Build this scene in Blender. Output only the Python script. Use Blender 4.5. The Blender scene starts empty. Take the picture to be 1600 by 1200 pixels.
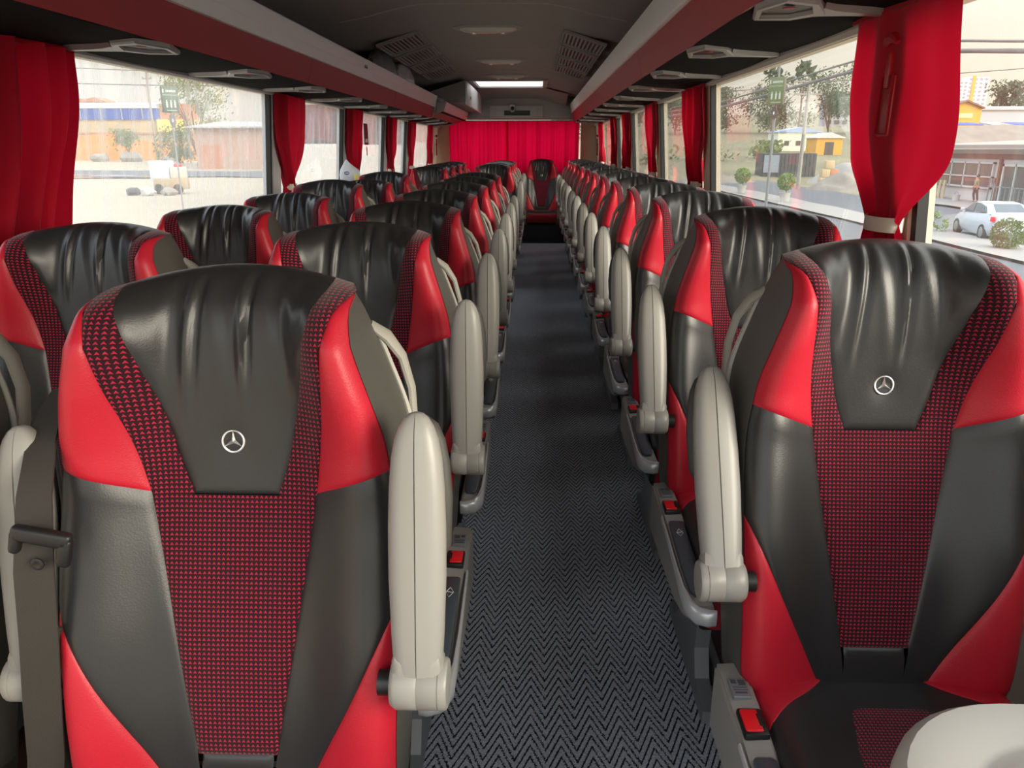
import bpy, bmesh, math, random
import numpy as np
from mathutils import Vector, Matrix

random.seed(7)
scene = bpy.context.scene
COL = scene.collection
PI = math.pi

# ------------------------------------------------------------------ camera
H = 1.33
cam_d = bpy.data.cameras.new('camera')
cam = bpy.data.objects.new('camera', cam_d)
COL.objects.link(cam)
cam_d.sensor_width = 36.0
cam_d.lens = 1170.0 / 1600.0 * 36.0
cam_d.clip_start = 0.02
cam_d.clip_end = 2000
_t, _q = math.radians(1.727), math.radians(17.549)
fwd = Vector((-math.sin(_t) * math.cos(_q), math.cos(_t) * math.cos(_q), -math.sin(_q)))
rgt = Vector((math.cos(_t), math.sin(_t), 0))
up = rgt.cross(fwd)
cam.matrix_world = Matrix(((rgt.x, up.x, -fwd.x, 0), (rgt.y, up.y, -fwd.y, 0), (rgt.z, up.z, -fwd.z, H), (0, 0, 0, 1)))
scene.camera = cam

# ------------------------------------------------------------------ world, sun, exposure
scene.view_settings.view_transform = 'Standard'
scene.view_settings.look = 'None'
scene.view_settings.gamma = 1.0
scene.view_settings.use_curve_mapping = False
scene.view_settings.exposure = 0.8
W = bpy.data.worlds.new('evening_sky')
scene.world = W
W.use_nodes = True
nt = W.node_tree
nt.nodes.clear()
o_ = nt.nodes.new('ShaderNodeOutputWorld')
bg = nt.nodes.new('ShaderNodeBackground')
tc = nt.nodes.new('ShaderNodeTexCoord')
sep = nt.nodes.new('ShaderNodeSeparateXYZ')
rampz = nt.nodes.new('ShaderNodeValToRGB')
rampz.color_ramp.elements[0].position = 0.0
rampz.color_ramp.elements[0].color = (0.63, 0.56, 0.45, 1)
rampz.color_ramp.elements[1].position = 1.0
rampz.color_ramp.elements[1].color = (2.1, 2.2, 2.35, 1)
e_ = rampz.color_ramp.elements.new(0.12)
e_.color = (0.68, 0.63, 0.54, 1)
e_ = rampz.color_ramp.elements.new(0.35)
e_.color = (1.25, 1.25, 1.22, 1)
# a whiter, hazier western half against a warmer sunset half
mapx = nt.nodes.new('ShaderNodeMapRange')
mapx.inputs[1].default_value = -0.8
mapx.inputs[2].default_value = 0.6
mixc = nt.nodes.new('ShaderNodeMix')
mixc.data_type = 'RGBA'
mixc.blend_type = 'MULTIPLY'
mixc.inputs[0].default_value = 1.0
mixt = nt.nodes.new('ShaderNodeMix')
mixt.data_type = 'RGBA'
mixt.inputs[6].default_value = (1.10, 1.18, 1.32, 1)
mixt.inputs[7].default_value = (1.0, 0.98, 0.92, 1)
nt.links.new(tc.outputs['Generated'], sep.inputs[0])
nt.links.new(sep.outputs[2], rampz.inputs[0])
nt.links.new(sep.outputs[0], mapx.inputs[0])
nt.links.new(mapx.outputs[0], mixt.inputs[0])
nt.links.new(rampz.outputs[0], mixc.inputs[6])
nt.links.new(mixt.outputs[2], mixc.inputs[7])
nt.links.new(mixc.outputs[2], bg.inputs[0])
nt.links.new(bg.outputs[0], o_.inputs[0])
bg.inputs[1].default_value = 1.0

sun_d = bpy.data.lights.new('hazy_evening_sun', 'SUN')
sun_d.energy = 4.0
sun_d.color = (1.0, 0.90, 0.74)
sun_d.angle = math.radians(35)
sun = bpy.data.objects.new('hazy_evening_sun', sun_d)
COL.objects.link(sun)
_sd = Vector((1.0, -0.65, 0.36)).normalized()       # towards the sun: behind the camera, to the right
sun.rotation_euler = _sd.to_track_quat('Z', 'Y').to_euler()

# ------------------------------------------------------------------ materials
def lin(c):
    c = c / 255.0
    return c / 12.92 if c <= 0.04045 else ((c + 0.055) / 1.055) ** 2.4

def rgb(r, g, b):
    return (lin(r), lin(g), lin(b), 1.0)

MATS = {}

def mat(name, col, rough=0.5, metal=0.0, noise=None, bump=None, spec=0.5, trans=0.0, coat=0.0, sheen=0.0):
    """noise=(scale, amount): colour mottling; bump=(scale, strength)"""
    m = bpy.data.materials.new(name)
    m.use_nodes = True
    n = m.node_tree
    b = n.nodes['Principled BSDF']
    b.inputs['Base Color'].default_value = col
    b.inputs['Roughness'].default_value = rough
    b.inputs['Metallic'].default_value = metal
    b.inputs['Specular IOR Level'].default_value = spec
    b.inputs['Coat Weight'].default_value = coat
    b.inputs['Sheen Weight'].default_value = sheen
    t = n.nodes.new('ShaderNodeTexCoord')
    if noise:
        nz = n.nodes.new('ShaderNodeTexNoise')
        nz.inputs['Scale'].default_value = noise[0]
        nz.inputs['Detail'].default_value = 4
        n.links.new(t.outputs['Object'], nz.inputs['Vector'])
        mx = n.nodes.new('ShaderNodeMix')
        mx.data_type = 'RGBA'
        a = noise[1]
        mx.inputs[6].default_value = tuple(max(0, c * (1 - a)) for c in col[:3]) + (1,)
        mx.inputs[7].default_value = tuple(min(1, c * (1 + a)) for c in col[:3]) + (1,)
        n.links.new(nz.outputs[0], mx.inputs[0])
        n.links.new(mx.outputs[2], b.inputs['Base Color'])
    if bump:
        nz2 = n.nodes.new('ShaderNodeTexNoise')
        nz2.inputs['Scale'].default_value = bump[0]
        nz2.inputs['Detail'].default_value = 3
        n.links.new(t.outputs['Object'], nz2.inputs['Vector'])
        bp = n.nodes.new('ShaderNodeBump')
        bp.inputs['Strength'].default_value = bump[1]
        bp.inputs['Distance'].default_value = 0.002
        n.links.new(nz2.outputs[0], bp.inputs['Height'])
        n.links.new(bp.outputs[0], b.inputs['Normal'])
    if trans > 0:
        out = n.nodes['Material Output']
        tr = n.nodes.new('ShaderNodeBsdfTranslucent')
        tr.inputs[0].default_value = col
        ms = n.nodes.new('ShaderNodeMixShader')
        ms.inputs[0].default_value = trans
        n.links.new(b.outputs[0], ms.inputs[1])
        n.links.new(tr.outputs[0], ms.inputs[2])
        n.links.new(ms.outputs[0], out.inputs[0])
    MATS[name] = m
    return m

M_black = mat('black_leather', rgb(40, 40, 41), 0.37, noise=(9, 0.15), bump=(420, 0.10), spec=0.5)
M_red = mat('red_leather', rgb(180, 28, 46), 0.42, noise=(7, 0.06), bump=(420, 0.2), spec=0.4)
M_gus = mat('grey_side_leather', rgb(74, 73, 68), 0.5, bump=(420, 0.2))
M_shell = mat('pale_shell_plastic', rgb(152, 149, 140), 0.4, bump=(900, 0.05))
M_arm = mat('warm_grey_plastic', rgb(143, 141, 136), 0.38, bump=(1500, 0.05))
M_pad = mat('dark_soft_plastic', rgb(58, 56, 52), 0.6)
M_dark = mat('black_plastic', rgb(24, 24, 25), 0.45)
M_slate = mat('slate_plastic', rgb(66, 74, 82), 0.35)
M_metal = mat('brushed_metal', rgb(196, 198, 200), 0.32, metal=0.35)
M_frame = mat('grey_painted_metal', rgb(128, 132, 136), 0.42, metal=0.3)
M_chrome = mat('chrome', rgb(232, 232, 232), 0.28, metal=0.8)
M_button = mat('red_button_plastic', rgb(230, 30, 38), 0.3)
M_print = mat('white_print', rgb(215, 218, 220), 0.5)
M_belt = mat('webbing', rgb(50, 46, 41), 0.75, bump=(900, 0.4))
M_curt = mat('red_curtain', rgb(172, 8, 38), 0.75, noise=(5, 0.08), bump=(600, 0.15), trans=0.32, spec=0.2, sheen=0.1)
M_rcurt = mat('crimson_rear_curtain', rgb(214, 8, 60), 0.7, noise=(5, 0.08), trans=0.6, spec=0.2)
M_strap = mat('pale_strap', rgb(205, 196, 182), 0.7)
M_wall = mat('beige_wall_lining', rgb(205, 192, 172), 0.7, noise=(6, 0.05))
M_gpil = mat('grey_wall_lining', rgb(186, 186, 190), 0.6)
M_gasket = mat('black_gasket', rgb(26, 27, 30), 0.5)
M_ceil = mat('grey_ceiling_lining', rgb(150, 146, 143), 0.75, noise=(4, 0.05), bump=(500, 0.1))
M_ceil2 = mat('grey_ceiling_trim', rgb(166, 162, 158), 0.6)
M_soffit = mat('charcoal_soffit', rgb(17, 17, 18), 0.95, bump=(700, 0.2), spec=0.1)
M_rackred = mat('dark_red_rack_panel', rgb(158, 34, 44), 0.5, bump=(800, 0.08))
M_silver = mat('silver_rack_edge', rgb(226, 226, 224), 0.4, metal=0.15)
M_unit = mat('pale_unit_plastic', rgb(150, 148, 146), 0.4)
M_brown = mat('dark_brown_floor', rgb(66, 48, 42), 0.6, noise=(20, 0.2))
M_lens = mat('lamp_lens', rgb(210, 208, 200), 0.2)
M_table = mat('pale_console_plastic', rgb(166, 164, 159), 0.45, bump=(900, 0.1))


def uv_fabric():
    m = bpy.data.materials.new('arrow_dot_fabric')
    m.use_nodes = True
    n = m.node_tree
    b = n.nodes['Principled BSDF']
    b.inputs['Roughness'].default_value = 0.85
    b.inputs['Specular IOR Level'].default_value = 0.2
    b.inputs['Sheen Weight'].default_value = 0.15
    uv = n.nodes.new('ShaderNodeUVMap')
    sp = n.nodes.new('ShaderNodeSeparateXYZ')
    n.links.new(uv.outputs[0], sp.inputs[0])

    def mth(op, a, bb=None, c=None):
        q = n.nodes.new('ShaderNodeMath')
        q.operation = op
        for i, v in enumerate((a, bb, c)):
            if v is None:
                continue
            if isinstance(v, (int, float)):
                q.inputs[i].default_value = v
            else:
                n.links.new(v, q.inputs[i])
        return q.outputs[0]
    P = 0.0068
    us = mth('DIVIDE', sp.outputs[0], P)
    vs = mth('DIVIDE', sp.outputs[1], P)
    fu = mth('SUBTRACT', mth('FRACT', us), 0.5)
    fv = mth('FRACT', vs)
    au = mth('ABSOLUTE', fu)
    # arrow head: width shrinks upwards; the arrow foot is notched
    lim = mth('MULTIPLY', mth('SUBTRACT', 0.90, fv), 0.62)
    inside = mth('LESS_THAN', au, lim)
    foot = mth('GREATER_THAN', fv, mth('SUBTRACT', 0.36, mth('MULTIPLY', au, 0.35)))
    wid = mth('LESS_THAN', au, 0.34)
    msk = mth('MULTIPLY', mth('MULTIPLY', inside, foot), wid)
    nz = n.nodes.new('ShaderNodeTexNoise')
    nz.inputs['Scale'].default_value = 60
    nz.inputs['Detail'].default_value = 2
    n.links.new(uv.outputs[0], nz.inputs['Vector'])
    amt = mth('MULTIPLY', msk, mth('ADD', mth('MULTIPLY', nz.outputs[0], 0.6), 0.6))
    mx = n.nodes.new('ShaderNodeMix')
    mx.data_type = 'RGBA'
    mx.clamp_factor = True
    mx.inputs[6].default_value = rgb(40, 8, 18)
    mx.inputs[7].default_value = rgb(164, 34, 60)
    n.links.new(amt, mx.inputs[0])
    n.links.new(mx.outputs[2], b.inputs['Base Color'])
    bp = n.nodes.new('ShaderNodeBump')
    bp.inputs['Strength'].default_value = 0.5
    bp.inputs['Distance'].default_value = 0.001
    n.links.new(msk, bp.inputs['Height'])
    n.links.new(bp.outputs[0], b.inputs['Normal'])
    return m


M_fab = uv_fabric()


def carpet():
    m = bpy.data.materials.new('zigzag_carpet')
    m.use_nodes = True
    n = m.node_tree
    b = n.nodes['Principled BSDF']
    b.inputs['Roughness'].default_value = 0.9
    b.inputs['Specular IOR Level'].default_value = 0.15
    tcn = n.nodes.new('ShaderNodeTexCoord')
    sp = n.nodes.new('ShaderNodeSeparateXYZ')
    n.links.new(tcn.outputs['Object'], sp.inputs[0])

    def mth(op, a, bb=None, c=None):
        q = n.nodes.new('ShaderNodeMath')
        q.operation = op
        for i, v in enumerate((a, bb, c)):
            if v is None:
                continue
            if isinstance(v, (int, float)):
                q.inputs[i].default_value = v
            else:
                n.links.new(v, q.inputs[i])
        return q.outputs[0]
    nzw = n.nodes.new('ShaderNodeTexNoise')
    nzw.inputs['Scale'].default_value = 220
    n.links.new(tcn.outputs['Object'], nzw.inputs['Vector'])
    wob = mth('MULTIPLY', mth('SUBTRACT', nzw.outputs[0], 0.5), 0.012)
    tri = mth('PINGPONG', mth('ADD', sp.outputs[0], wob), 0.036)
    y = mth('ADD', mth('ADD', sp.outputs[1], mth('MULTIPLY', tri, 2.25)), wob)
    f = mth('FRACT', mth('DIVIDE', y, 0.0335))
    dk = mth('LESS_THAN', f, 0.29)
    nz = n.nodes.new('ShaderNodeTexNoise')
    nz.inputs['Scale'].default_value = 190
    nz.inputs['Detail'].default_value = 3
    n.links.new(tcn.outputs['Object'], nz.inputs['Vector'])
    mxa = n.nodes.new('ShaderNodeMix')
    mxa.data_type = 'RGBA'
    mxa.inputs[6].default_value = rgb(62, 67, 76)
    mxa.inputs[7].default_value = rgb(212, 218, 228)
    n.links.new(nz.outputs[0], mxa.inputs[0])
    mx = n.nodes.new('ShaderNodeMix')
    mx.data_type = 'RGBA'
    mx.inputs[7].default_value = rgb(28, 32, 42)
    n.links.new(mxa.outputs[2], mx.inputs[6])
    n.links.new(dk, mx.inputs[0])
    n.links.new(mx.outputs[2], b.inputs['Base Color'])
    bp = n.nodes.new('ShaderNodeBump')
    bp.inputs['Strength'].default_value = 0.5
    bp.inputs['Distance'].default_value = 0.003
    hh = mth('ADD', mth('MULTIPLY', nz.outputs[0], 0.6), mth('MULTIPLY', dk, -0.6))
    n.links.new(hh, bp.inputs['Height'])
    n.links.new(bp.outputs[0], b.inputs['Normal'])
    return m


M_carpet = carpet()


def glass(name, dirt_haze, streak_lo=0.45, streak_hi=0.8, tint=(0.97, 0.98, 0.98, 1)):
    m = bpy.data.materials.new(name)
    m.use_nodes = True
    n = m.node_tree
    n.nodes.clear()
    out = n.nodes.new('ShaderNodeOutputMaterial')
    tr = n.nodes.new('ShaderNodeBsdfTransparent')
    tr.inputs[0].default_value = tint
    gl = n.nodes.new('ShaderNodeBsdfGlossy')
    gl.inputs['Roughness'].default_value = 0.01
    # Schlick reflectance, the same from both faces of the pane
    lw = n.nodes.new('ShaderNodeLayerWeight')
    lw.inputs[0].default_value = 0.5
    pw = n.nodes.new('ShaderNodeMath')
    pw.operation = 'POWER'
    pw.inputs[1].default_value = 5.0
    n.links.new(lw.outputs['Facing'], pw.inputs[0])
    fr = n.nodes.new('ShaderNodeMath')
    fr.operation = 'MULTIPLY_ADD'
    fr.inputs[1].default_value = 0.94
    fr.inputs[2].default_value = 0.03
    n.links.new(pw.outputs[0], fr.inputs[0])
    ms = n.nodes.new('ShaderNodeMixShader')
    n.links.new(fr.outputs[0], ms.inputs[0])
    n.links.new(tr.outputs[0], ms.inputs[1])
    n.links.new(gl.outputs[0], ms.inputs[2])
    last = ms.outputs[0]
    if dirt_haze > 0:
        t = n.nodes.new('ShaderNodeTexCoord')
        mp = n.nodes.new('ShaderNodeMapping')
        mp.inputs['Scale'].default_value = (1, 34, 1.6)
        n.links.new(t.outputs['Object'], mp.inputs[0])
        nz = n.nodes.new('ShaderNodeTexNoise')
        nz.inputs['Scale'].default_value = 1.0
        nz.inputs['Detail'].default_value = 6
        nz.inputs['Roughness'].default_value = 0.7
        n.links.new(mp.outputs[0], nz.inputs['Vector'])
        mr = n.nodes.new('ShaderNodeMapRange')
        mr.inputs[1].default_value = streak_lo
        mr.inputs[2].default_value = streak_hi
        mr.inputs[3].default_value = dirt_haze * 0.25
        mr.inputs[4].default_value = dirt_haze
        n.links.new(nz.outputs[0], mr.inputs[0])
        df = n.nodes.new('ShaderNodeBsdfDiffuse')
        df.inputs[0].default_value = (0.8, 0.78, 0.74, 1)
        tl = n.nodes.new('ShaderNodeBsdfTranslucent')
        tl.inputs[0].default_value = (0.85, 0.83, 0.8, 1)
        m2 = n.nodes.new('ShaderNodeMixShader')
        m2.inputs[0].default_value = 0.6
        n.links.new(df.outputs[0], m2.inputs[1])
        n.links.new(tl.outputs[0], m2.inputs[2])
        m3 = n.nodes.new('ShaderNodeMixShader')
        n.links.new(mr.outputs[0], m3.inputs[0])
        n.links.new(last, m3.inputs[1])
        n.links.new(m2.outputs[0], m3.inputs[2])
        last = m3.outputs[0]
    n.links.new(last, out.inputs[0])
    return m


M_glassL = glass('streaked_window_glass', 0.55)
M_glassR = glass('clear_window_glass', 0.10, 0.5, 0.9)  # weak pale film put in for reflections that pale the right glass

# ------------------------------------------------------------------ mesh helpers
class MB:
    def __init__(s):
        s.v, s.f, s.uv = [], [], {}

    def add(s, vs, fs, uvs=None):
        o = len(s.v)
        s.v += [tuple(map(float, p)) for p in vs]
        for f in fs:
            s.f.append(tuple(i + o for i in f))
        if uvs is not None:
            for i, q in enumerate(uvs):
                s.uv[o + i] = q
        return s

    def grid(s, G, flip=False, uvs=None):
        G = np.asarray(G, float)
        n, m = G.shape[:2]
        fs = []
        for i in range(n - 1):
            for j in range(m - 1):
                q = (i * m + j, i * m + j + 1, (i + 1) * m + j + 1, (i + 1) * m + j)
                fs.append(q[::-1] if flip else q)
        return s.add(G.reshape(-1, 3), fs, None if uvs is None else np.asarray(uvs).reshape(-1, 2))

    def box(s, x0, x1, y0, y1, z0, z1):
        v = [(x, y, z) for z in (z0, z1) for y in (y0, y1) for x in (x0, x1)]
        f = [(0, 2, 3, 1), (4, 5, 7, 6), (0, 1, 5, 4), (2, 6, 7, 3), (0, 4, 6, 2), (1, 3, 7, 5)]
        return s.add(v, f)

    def hexa(s, b4, t4):
        v = list(b4) + list(t4)
        f = [(3, 2, 1, 0), (4, 5, 6, 7), (0, 1, 5, 4), (1, 2, 6, 5), (2, 3, 7, 6), (3, 0, 4, 7)]
        return s.add(v, f)

    def rbox(s, x0, x1, y0, y1, z0, z1, r=0.01, seg=2):
        bm = bmesh.new()
        bmesh.ops.create_cube(bm, size=1)
        for v in bm.verts:
            v.co = Vector(((x0 + x1) / 2 + v.co.x * (x1 - x0), (y0 + y1) / 2 + v.co.y * (y1 - y0), (z0 + z1) / 2 + v.co.z * (z1 - z0)))
        bmesh.ops.bevel(bm, geom=bm.edges[:], offset=r, segments=seg, profile=0.5, affect='EDGES')
        return s.bm(bm)

    def bm(s, bm):
        bm.verts.index_update()
        s.add([v.co[:] for v in bm.verts], [[v.index for v in f.verts] for f in bm.faces])
        bm.free()
        return s

    def loft(s, rings, cap=True, closed=True):
        n, m = len(rings), len(rings[0])
        v = [p for r in rings for p in r]
        f = []
        for i in range(n - 1):
            for j in range(m if closed else m - 1):
                k = (j + 1) % m
                f.append((i * m + j, i * m + k, (i + 1) * m + k, (i + 1) * m + j))
        if cap and closed:
            f.append(tuple(range(m))[::-1])
            f.append(tuple((n - 1) * m + j for j in range(m)))
        return s.add(v, f)

    def tube(s, pts, r, seg=8, flat=None):
        pts = [Vector(p) for p in pts]
        rings = []
        prev = None
        for i, p in enumerate(pts):
            d = (pts[min(i + 1, len(pts) - 1)] - pts[max(i - 1, 0)]).normalized()
            if prev is None:
                a = d.orthogonal().normalized()
            else:
                a = (prev - d * prev.dot(d)).normalized()
            prev = a
            b = d.cross(a)
            rr = r[i] if isinstance(r, (list, tuple)) else r
            rings.append([p + a * (math.cos(2 * PI * k / seg) * rr) + b * (math.sin(2 * PI * k / seg) * rr) for k in range(seg)])
        return s.loft(rings)

    def cyl(s, c0, c1, r, seg=16, r1=None):
        return s.tube([c0, c1], [r, r if r1 is None else r1], seg)

    def lathe(s, prof, axis='Z', o=(0, 0, 0), seg=20):
        """prof: (radius, height) from low to high along the axis"""
        rings = []
        for (r, h) in prof:
            ring = []
            for k in range(seg):
                a = 2 * PI * k / seg
                c, d = math.cos(a) * r, math.sin(a) * r
                p = {'Z': (c, d, h), 'X': (h, c, d), 'Y': (d, h, c)}[axis]
                ring.append((p[0] + o[0], p[1] + o[1], p[2] + o[2]))
            rings.append(ring)
        return s.loft(rings)

    def prism(s, poly, axis, a0, a1):
        """polygon of 2-D points extruded along an axis"""
        def P(p, a):
            return {'X': (a, p[0], p[1]), 'Y': (p[0], a, p[1]), 'Z': (p[0], p[1], a)}[axis]
        n = len(poly)
        v = [P(p, a0) for p in poly] + [P(p, a1) for p in poly]
        f = [tuple(range(n))[::-1], tuple(range(n, 2 * n))]
        for i in range(n):
            k = (i + 1) % n
            f.append((i, k, n + k, n + i))
        s.add(v, f)
        return s

    def mesh(s, name, m, sharp=35, recalc=False):
        me = bpy.data.meshes.new(name)
        me.from_pydata(s.v, [], s.f)
        if recalc:
            bm = bmesh.new()
            bm.from_mesh(me)
            bmesh.ops.recalc_face_normals(bm, faces=bm.faces[:])
            bm.to_mesh(me)
            bm.free()
        if s.uv:
            ul = me.uv_layers.new(name='UVMap')
            for lp in me.loops:
                ul.data[lp.index].uv = s.uv.get(lp.vertex_index, (0, 0))
        me.polygons.foreach_set('use_smooth', [True] * len(me.polygons))
        me.set_sharp_from_angle(angle=math.radians(sharp))
        me.materials.append(m)
        me.update()
        return me

    def build(s, name, m, parent=None, sharp=35, recalc=True, loc=None, rot=None):
        return link(name, s.mesh(name, m, sharp, recalc), parent, loc, rot)


def link(name, me, parent=None, loc=None, rot=None):
    o = bpy.data.objects.new(name, me)
    COL.objects.link(o)
    if parent is not None:
        o.parent = parent
    if loc is not None:
        o.location = loc
    if rot is not None:
        o.rotation_euler = rot
    return o


def thing(name, label, cat, loc=(0, 0, 0), group=None, rotz=0):
    o = link(name, None, None, loc, (0, 0, rotz))
    o.empty_display_size = 0.1
    return tag(o, label, cat, group)


def tag(o, label, cat, group=None, kind=None):
    o['label'] = label
    o['category'] = cat
    if group:
        o['group'] = group
    if kind:
        o['kind'] = kind
    return o


def struct(o, label=None):
    o['kind'] = 'structure'
    if label:
        o['label'] = label
    return o


def sstep(a, b, x):
    t = np.clip((np.asarray(x, float) - a) / (b - a), 0, 1)
    return t * t * (3 - 2 * t)


def smooth_interp(xs, ys, q):
    """Catmull-Rom style smooth interpolation"""
    xs, ys, q = np.asarray(xs, float), np.asarray(ys, float), np.asarray(q, float)
    d = np.gradient(ys, xs)
    i = np.clip(np.searchsorted(xs, q) - 1, 0, len(xs) - 2)
    h = xs[i + 1] - xs[i]
    t = np.clip((q - xs[i]) / h, 0, 1)
    return ((1 + 2 * t) * (1 - t) ** 2 * ys[i] + t * (1 - t) ** 2 * h * d[i] + t * t * (3 - 2 * t) * ys[i + 1] + t * t * (t - 1) * h * d[i + 1])

# ------------------------------------------------------------------ coach body (structure)
XC = -.31
Y0, Y1 = -.9, 11.95
def xr(z):
    return .955 - (z - .95) * .08 if z > .95 else .955 + (.95 - z) * .01
def xl(z):
    return -1.535 + (z - .95) * .08 if z > .95 else -1.535 - (.95 - z) * .01
# floor: carpet aisle and darker floor under the seats
mb = MB(); mb.box(-.34, .50, Y0, 11.02, -.03, 0)
struct(mb.build('floor', M_carpet), 'grey zigzag carpet along the aisle')
for i, (a, b) in enumerate(((-1.56, -.34), (.50, .98))):
    mb = MB(); mb.box(a, b, Y0, Y1, -.03, -.002)
    struct(mb.build('floor.00%d' % (i + 1), M_brown), 'dark brown floor under the seats')
for i, x in enumerate((-.325, .488)):
    mb = MB(); s = 1 if x > 0 else -1
    mb.prism([(x - .018, 0), (x - .018, .02), (x - .010, .034), (x + .010, .034), (x + .018, .02), (x + .018, 0)], 'Y', Y0, 10.98)
    struct(mb.build('trim_%d' % (i + 1), M_frame), 'grey metal seat rail along the carpet edge')
# raised step before the rear bench; its black colour stands for shade
mb = MB(); mb.rbox(-.30, .46, 11.0, 11.9, -.03, .27, .01)
struct(mb.build('trim_3', M_dark), 'step in front of the rear bench, coloured black for the shade there')

PL = [2.02, 4.40, 6.06, 7.71, 9.03, 11.15]     # pillars left
PR = [1.90, 4.15, 5.80, 7.47, 8.77, 10.9]      # pillars right
ZL, ZR = 1.613, 1.636
SILL = .95
wn = 1
for side, PP, zt, xf, pm in (('left', PL, ZL, xl, M_gpil), ('right', PR, ZR, xr, M_wall)):
    sg = -1 if side == 'left' else 1
    # lower wall and header
    mb = MB()
    mb.hexa([(xf(0), Y0, -.03), (xf(0) + sg * .06, Y0, -.03), (xf(0) + sg * .06, Y1, -.03), (xf(0), Y1, -.03)],
            [(xf(SILL), Y0, SILL), (xf(SILL) + sg * .06, Y0, SILL), (xf(SILL) + sg * .06, Y1, SILL), (xf(SILL), Y1, SILL)])
    mb.hexa([(xf(zt), Y0, zt), (xf(zt) + sg * .06, Y0, zt), (xf(zt) + sg * .06, Y1, zt), (xf(zt), Y1, zt)],
            [(xf(2.0), Y0, 2.0), (xf(2.0) + sg * .06, Y0, 2.0), (xf(2.0) + sg * .06, Y1, 2.0), (xf(2.0), Y1, 2.0)])
    # solid rear corner panel
    y = PP[-1] + .04
    mb.hexa([(xf(SILL), y, SILL), (xf(SILL) + sg * .05, y, SILL), (xf(SILL) + sg * .05, Y1, SILL), (xf(SILL), Y1, SILL)],
            [(xf(zt), y, zt), (xf(zt) + sg * .05, y, zt), (xf(zt) + sg * .05, Y1, zt), (xf(zt), Y1, zt)])
    w = struct(mb.build('wall_' + side, M_wall), 'beige lined %s side wall of the coach' % side)
    for y in PP[:-1]:
        mb = MB()
        y0, y1 = y + .025, y + .155
        mb.hexa([(xf(SILL) - sg * .012, y0, SILL), (xf(SILL) + sg * .05, y0, SILL), (xf(SILL) + sg * .05, y1, SILL), (xf(SILL) - sg * .012, y1, SILL)],
                [(xf(zt) - sg * .012, y0, zt), (xf(zt) + sg * .05, y0, zt), (xf(zt) + sg * .05, y1, zt), (xf(zt) - sg * .012, y1, zt)])
        mb.build('window_pillar', pm, w)
    mb = MB()
    mb.rbox(min(xf(SILL) - sg * .03, xf(SILL) + sg * .06), max(xf(SILL) - sg * .03, xf(SILL) + sg * .06), Y0, Y1, SILL - .04, SILL + .005, .006)
    mb.build('window_sill', pm, w)
    # windows: pane with black gaskets
    ys = [Y0] + PP
    for i in range(len(PP)):
        a = ys[i] + (.155 if i else 0)
        b = ys[i + 1] + .025
        o = sg * .022
        mb = MB()
        mb.hexa([(xf(SILL) + o, a, SILL), (xf(SILL) + o + sg * .006, a, SILL), (xf(SILL) + o + sg * .006, b, SILL), (xf(SILL) + o, b, SILL)],
                [(xf(zt) + o, a, zt), (xf(zt) + o + sg * .006, a, zt), (xf(zt) + o + sg * .006, b, zt), (xf(zt) + o, b, zt)])
        wo = mb.build('window_%d' % wn, M_glassL if side == 'left' else M_glassR)
        struct(wo, 'water-streaked left window pane' if side == 'left' else 'clear right window pane')
        wn += 1
        for (p, q) in ((a - .004, a + .022), (b - .026, b + .004)):
            if p < 0:
                continue
            mb = MB()
            mb.hexa([(xf(SILL) - sg * .004, p, SILL), (xf(SILL) + o, p, SILL), (xf(SILL) + o, q, SILL), (xf(SILL) - sg * .004, q, SILL)],
                    [(xf(zt) - sg * .004, p, zt), (xf(zt) + o, p, zt), (xf(zt) + o, q, zt), (xf(zt) - sg * .004, q, zt)])
            mb.build('gasket', M_gasket, wo)

# rear wall with the rear window opening and the overhead bulkhead
mb = MB()
mb.box(-1.62, 1.02, Y1, Y1 + .05, -.03, 1.08)
mb.box(-1.62, 1.02, Y1, Y1 + .05, 1.76, 2.2)
mb.box(-1.62, -1.30, Y1, Y1 + .05, 1.08, 1.76)
mb.box(.68, 1.02, Y1, Y1 + .05, 1.08, 1.76)
wr = struct(mb.build('wall_rear', M_wall), 'beige rear wall around the rear window')
mb = MB()
mb.box(-1.30, .68, Y1 + .02, Y1 + .026, 1.08, 1.76)
struct(mb.build('window_%d' % wn, M_glassR), 'rear window behind the crimson curtain')
mb = MB()
mb.rbox(-1.2, .56, 11.42, 11.80, 1.715, 2.06, .012)
bk = mb.build('bulkhead', M_ceil)
struct(bk, 'grey overhead bulkhead above the rear curtain')
mb = MB(); mb.rbox(-.665, .10, 11.395, 11.425, 1.722, 1.90, .008)
mb.build('bulkhead_panel', M_ceil2, bk)
for x in (-.58, .015):
    mb = MB(); mb.rbox(x - .008, x + .008, 11.388, 11.40, 1.73, 1.89, .003)
    mb.build('bulkhead_rib', M_ceil2, bk)

# ceiling, curved in section
prof = [(-1.28, 1.95), (-1.0, 1.985), (-.82, 2.015), (-.66, 2.045), (-.50, 2.085), (-.36, 2.108), (0, 2.112), (.36, 2.108), (.50, 2.085), (.66, 2.045), (.82, 2.015), (1.0, 1.985), (1.28, 1.95)]
mb = MB()
yy = np.linspace(-.7, Y1, 14)
mb.grid(np.array([[(XC + p[0], y, p[1]) for p in prof] for y in yy]))
mb.grid(np.array([[(XC + p[0], y, p[1] + .05) for p in prof] for y in yy]), flip=True)
ce = struct(mb.build('ceiling', M_ceil, recalc=False), 'curved dark grey coach ceiling')
for y in (2.9, 4.7, 6.75, 8.65, 10.9):
    mb = MB()
    G = []
    for (dy, dz) in ((-.010, -.0005), (-.006, -.004), (.006, -.004), (.010, -.0005)):
        G.append([(XC + p[0], y + dy, p[1] + dz) for p in prof[2:-2]])
    mb.grid(np.array(G))
    mb.build('ceiling_joint', M_ceil2, ce, recalc=False)
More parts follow.
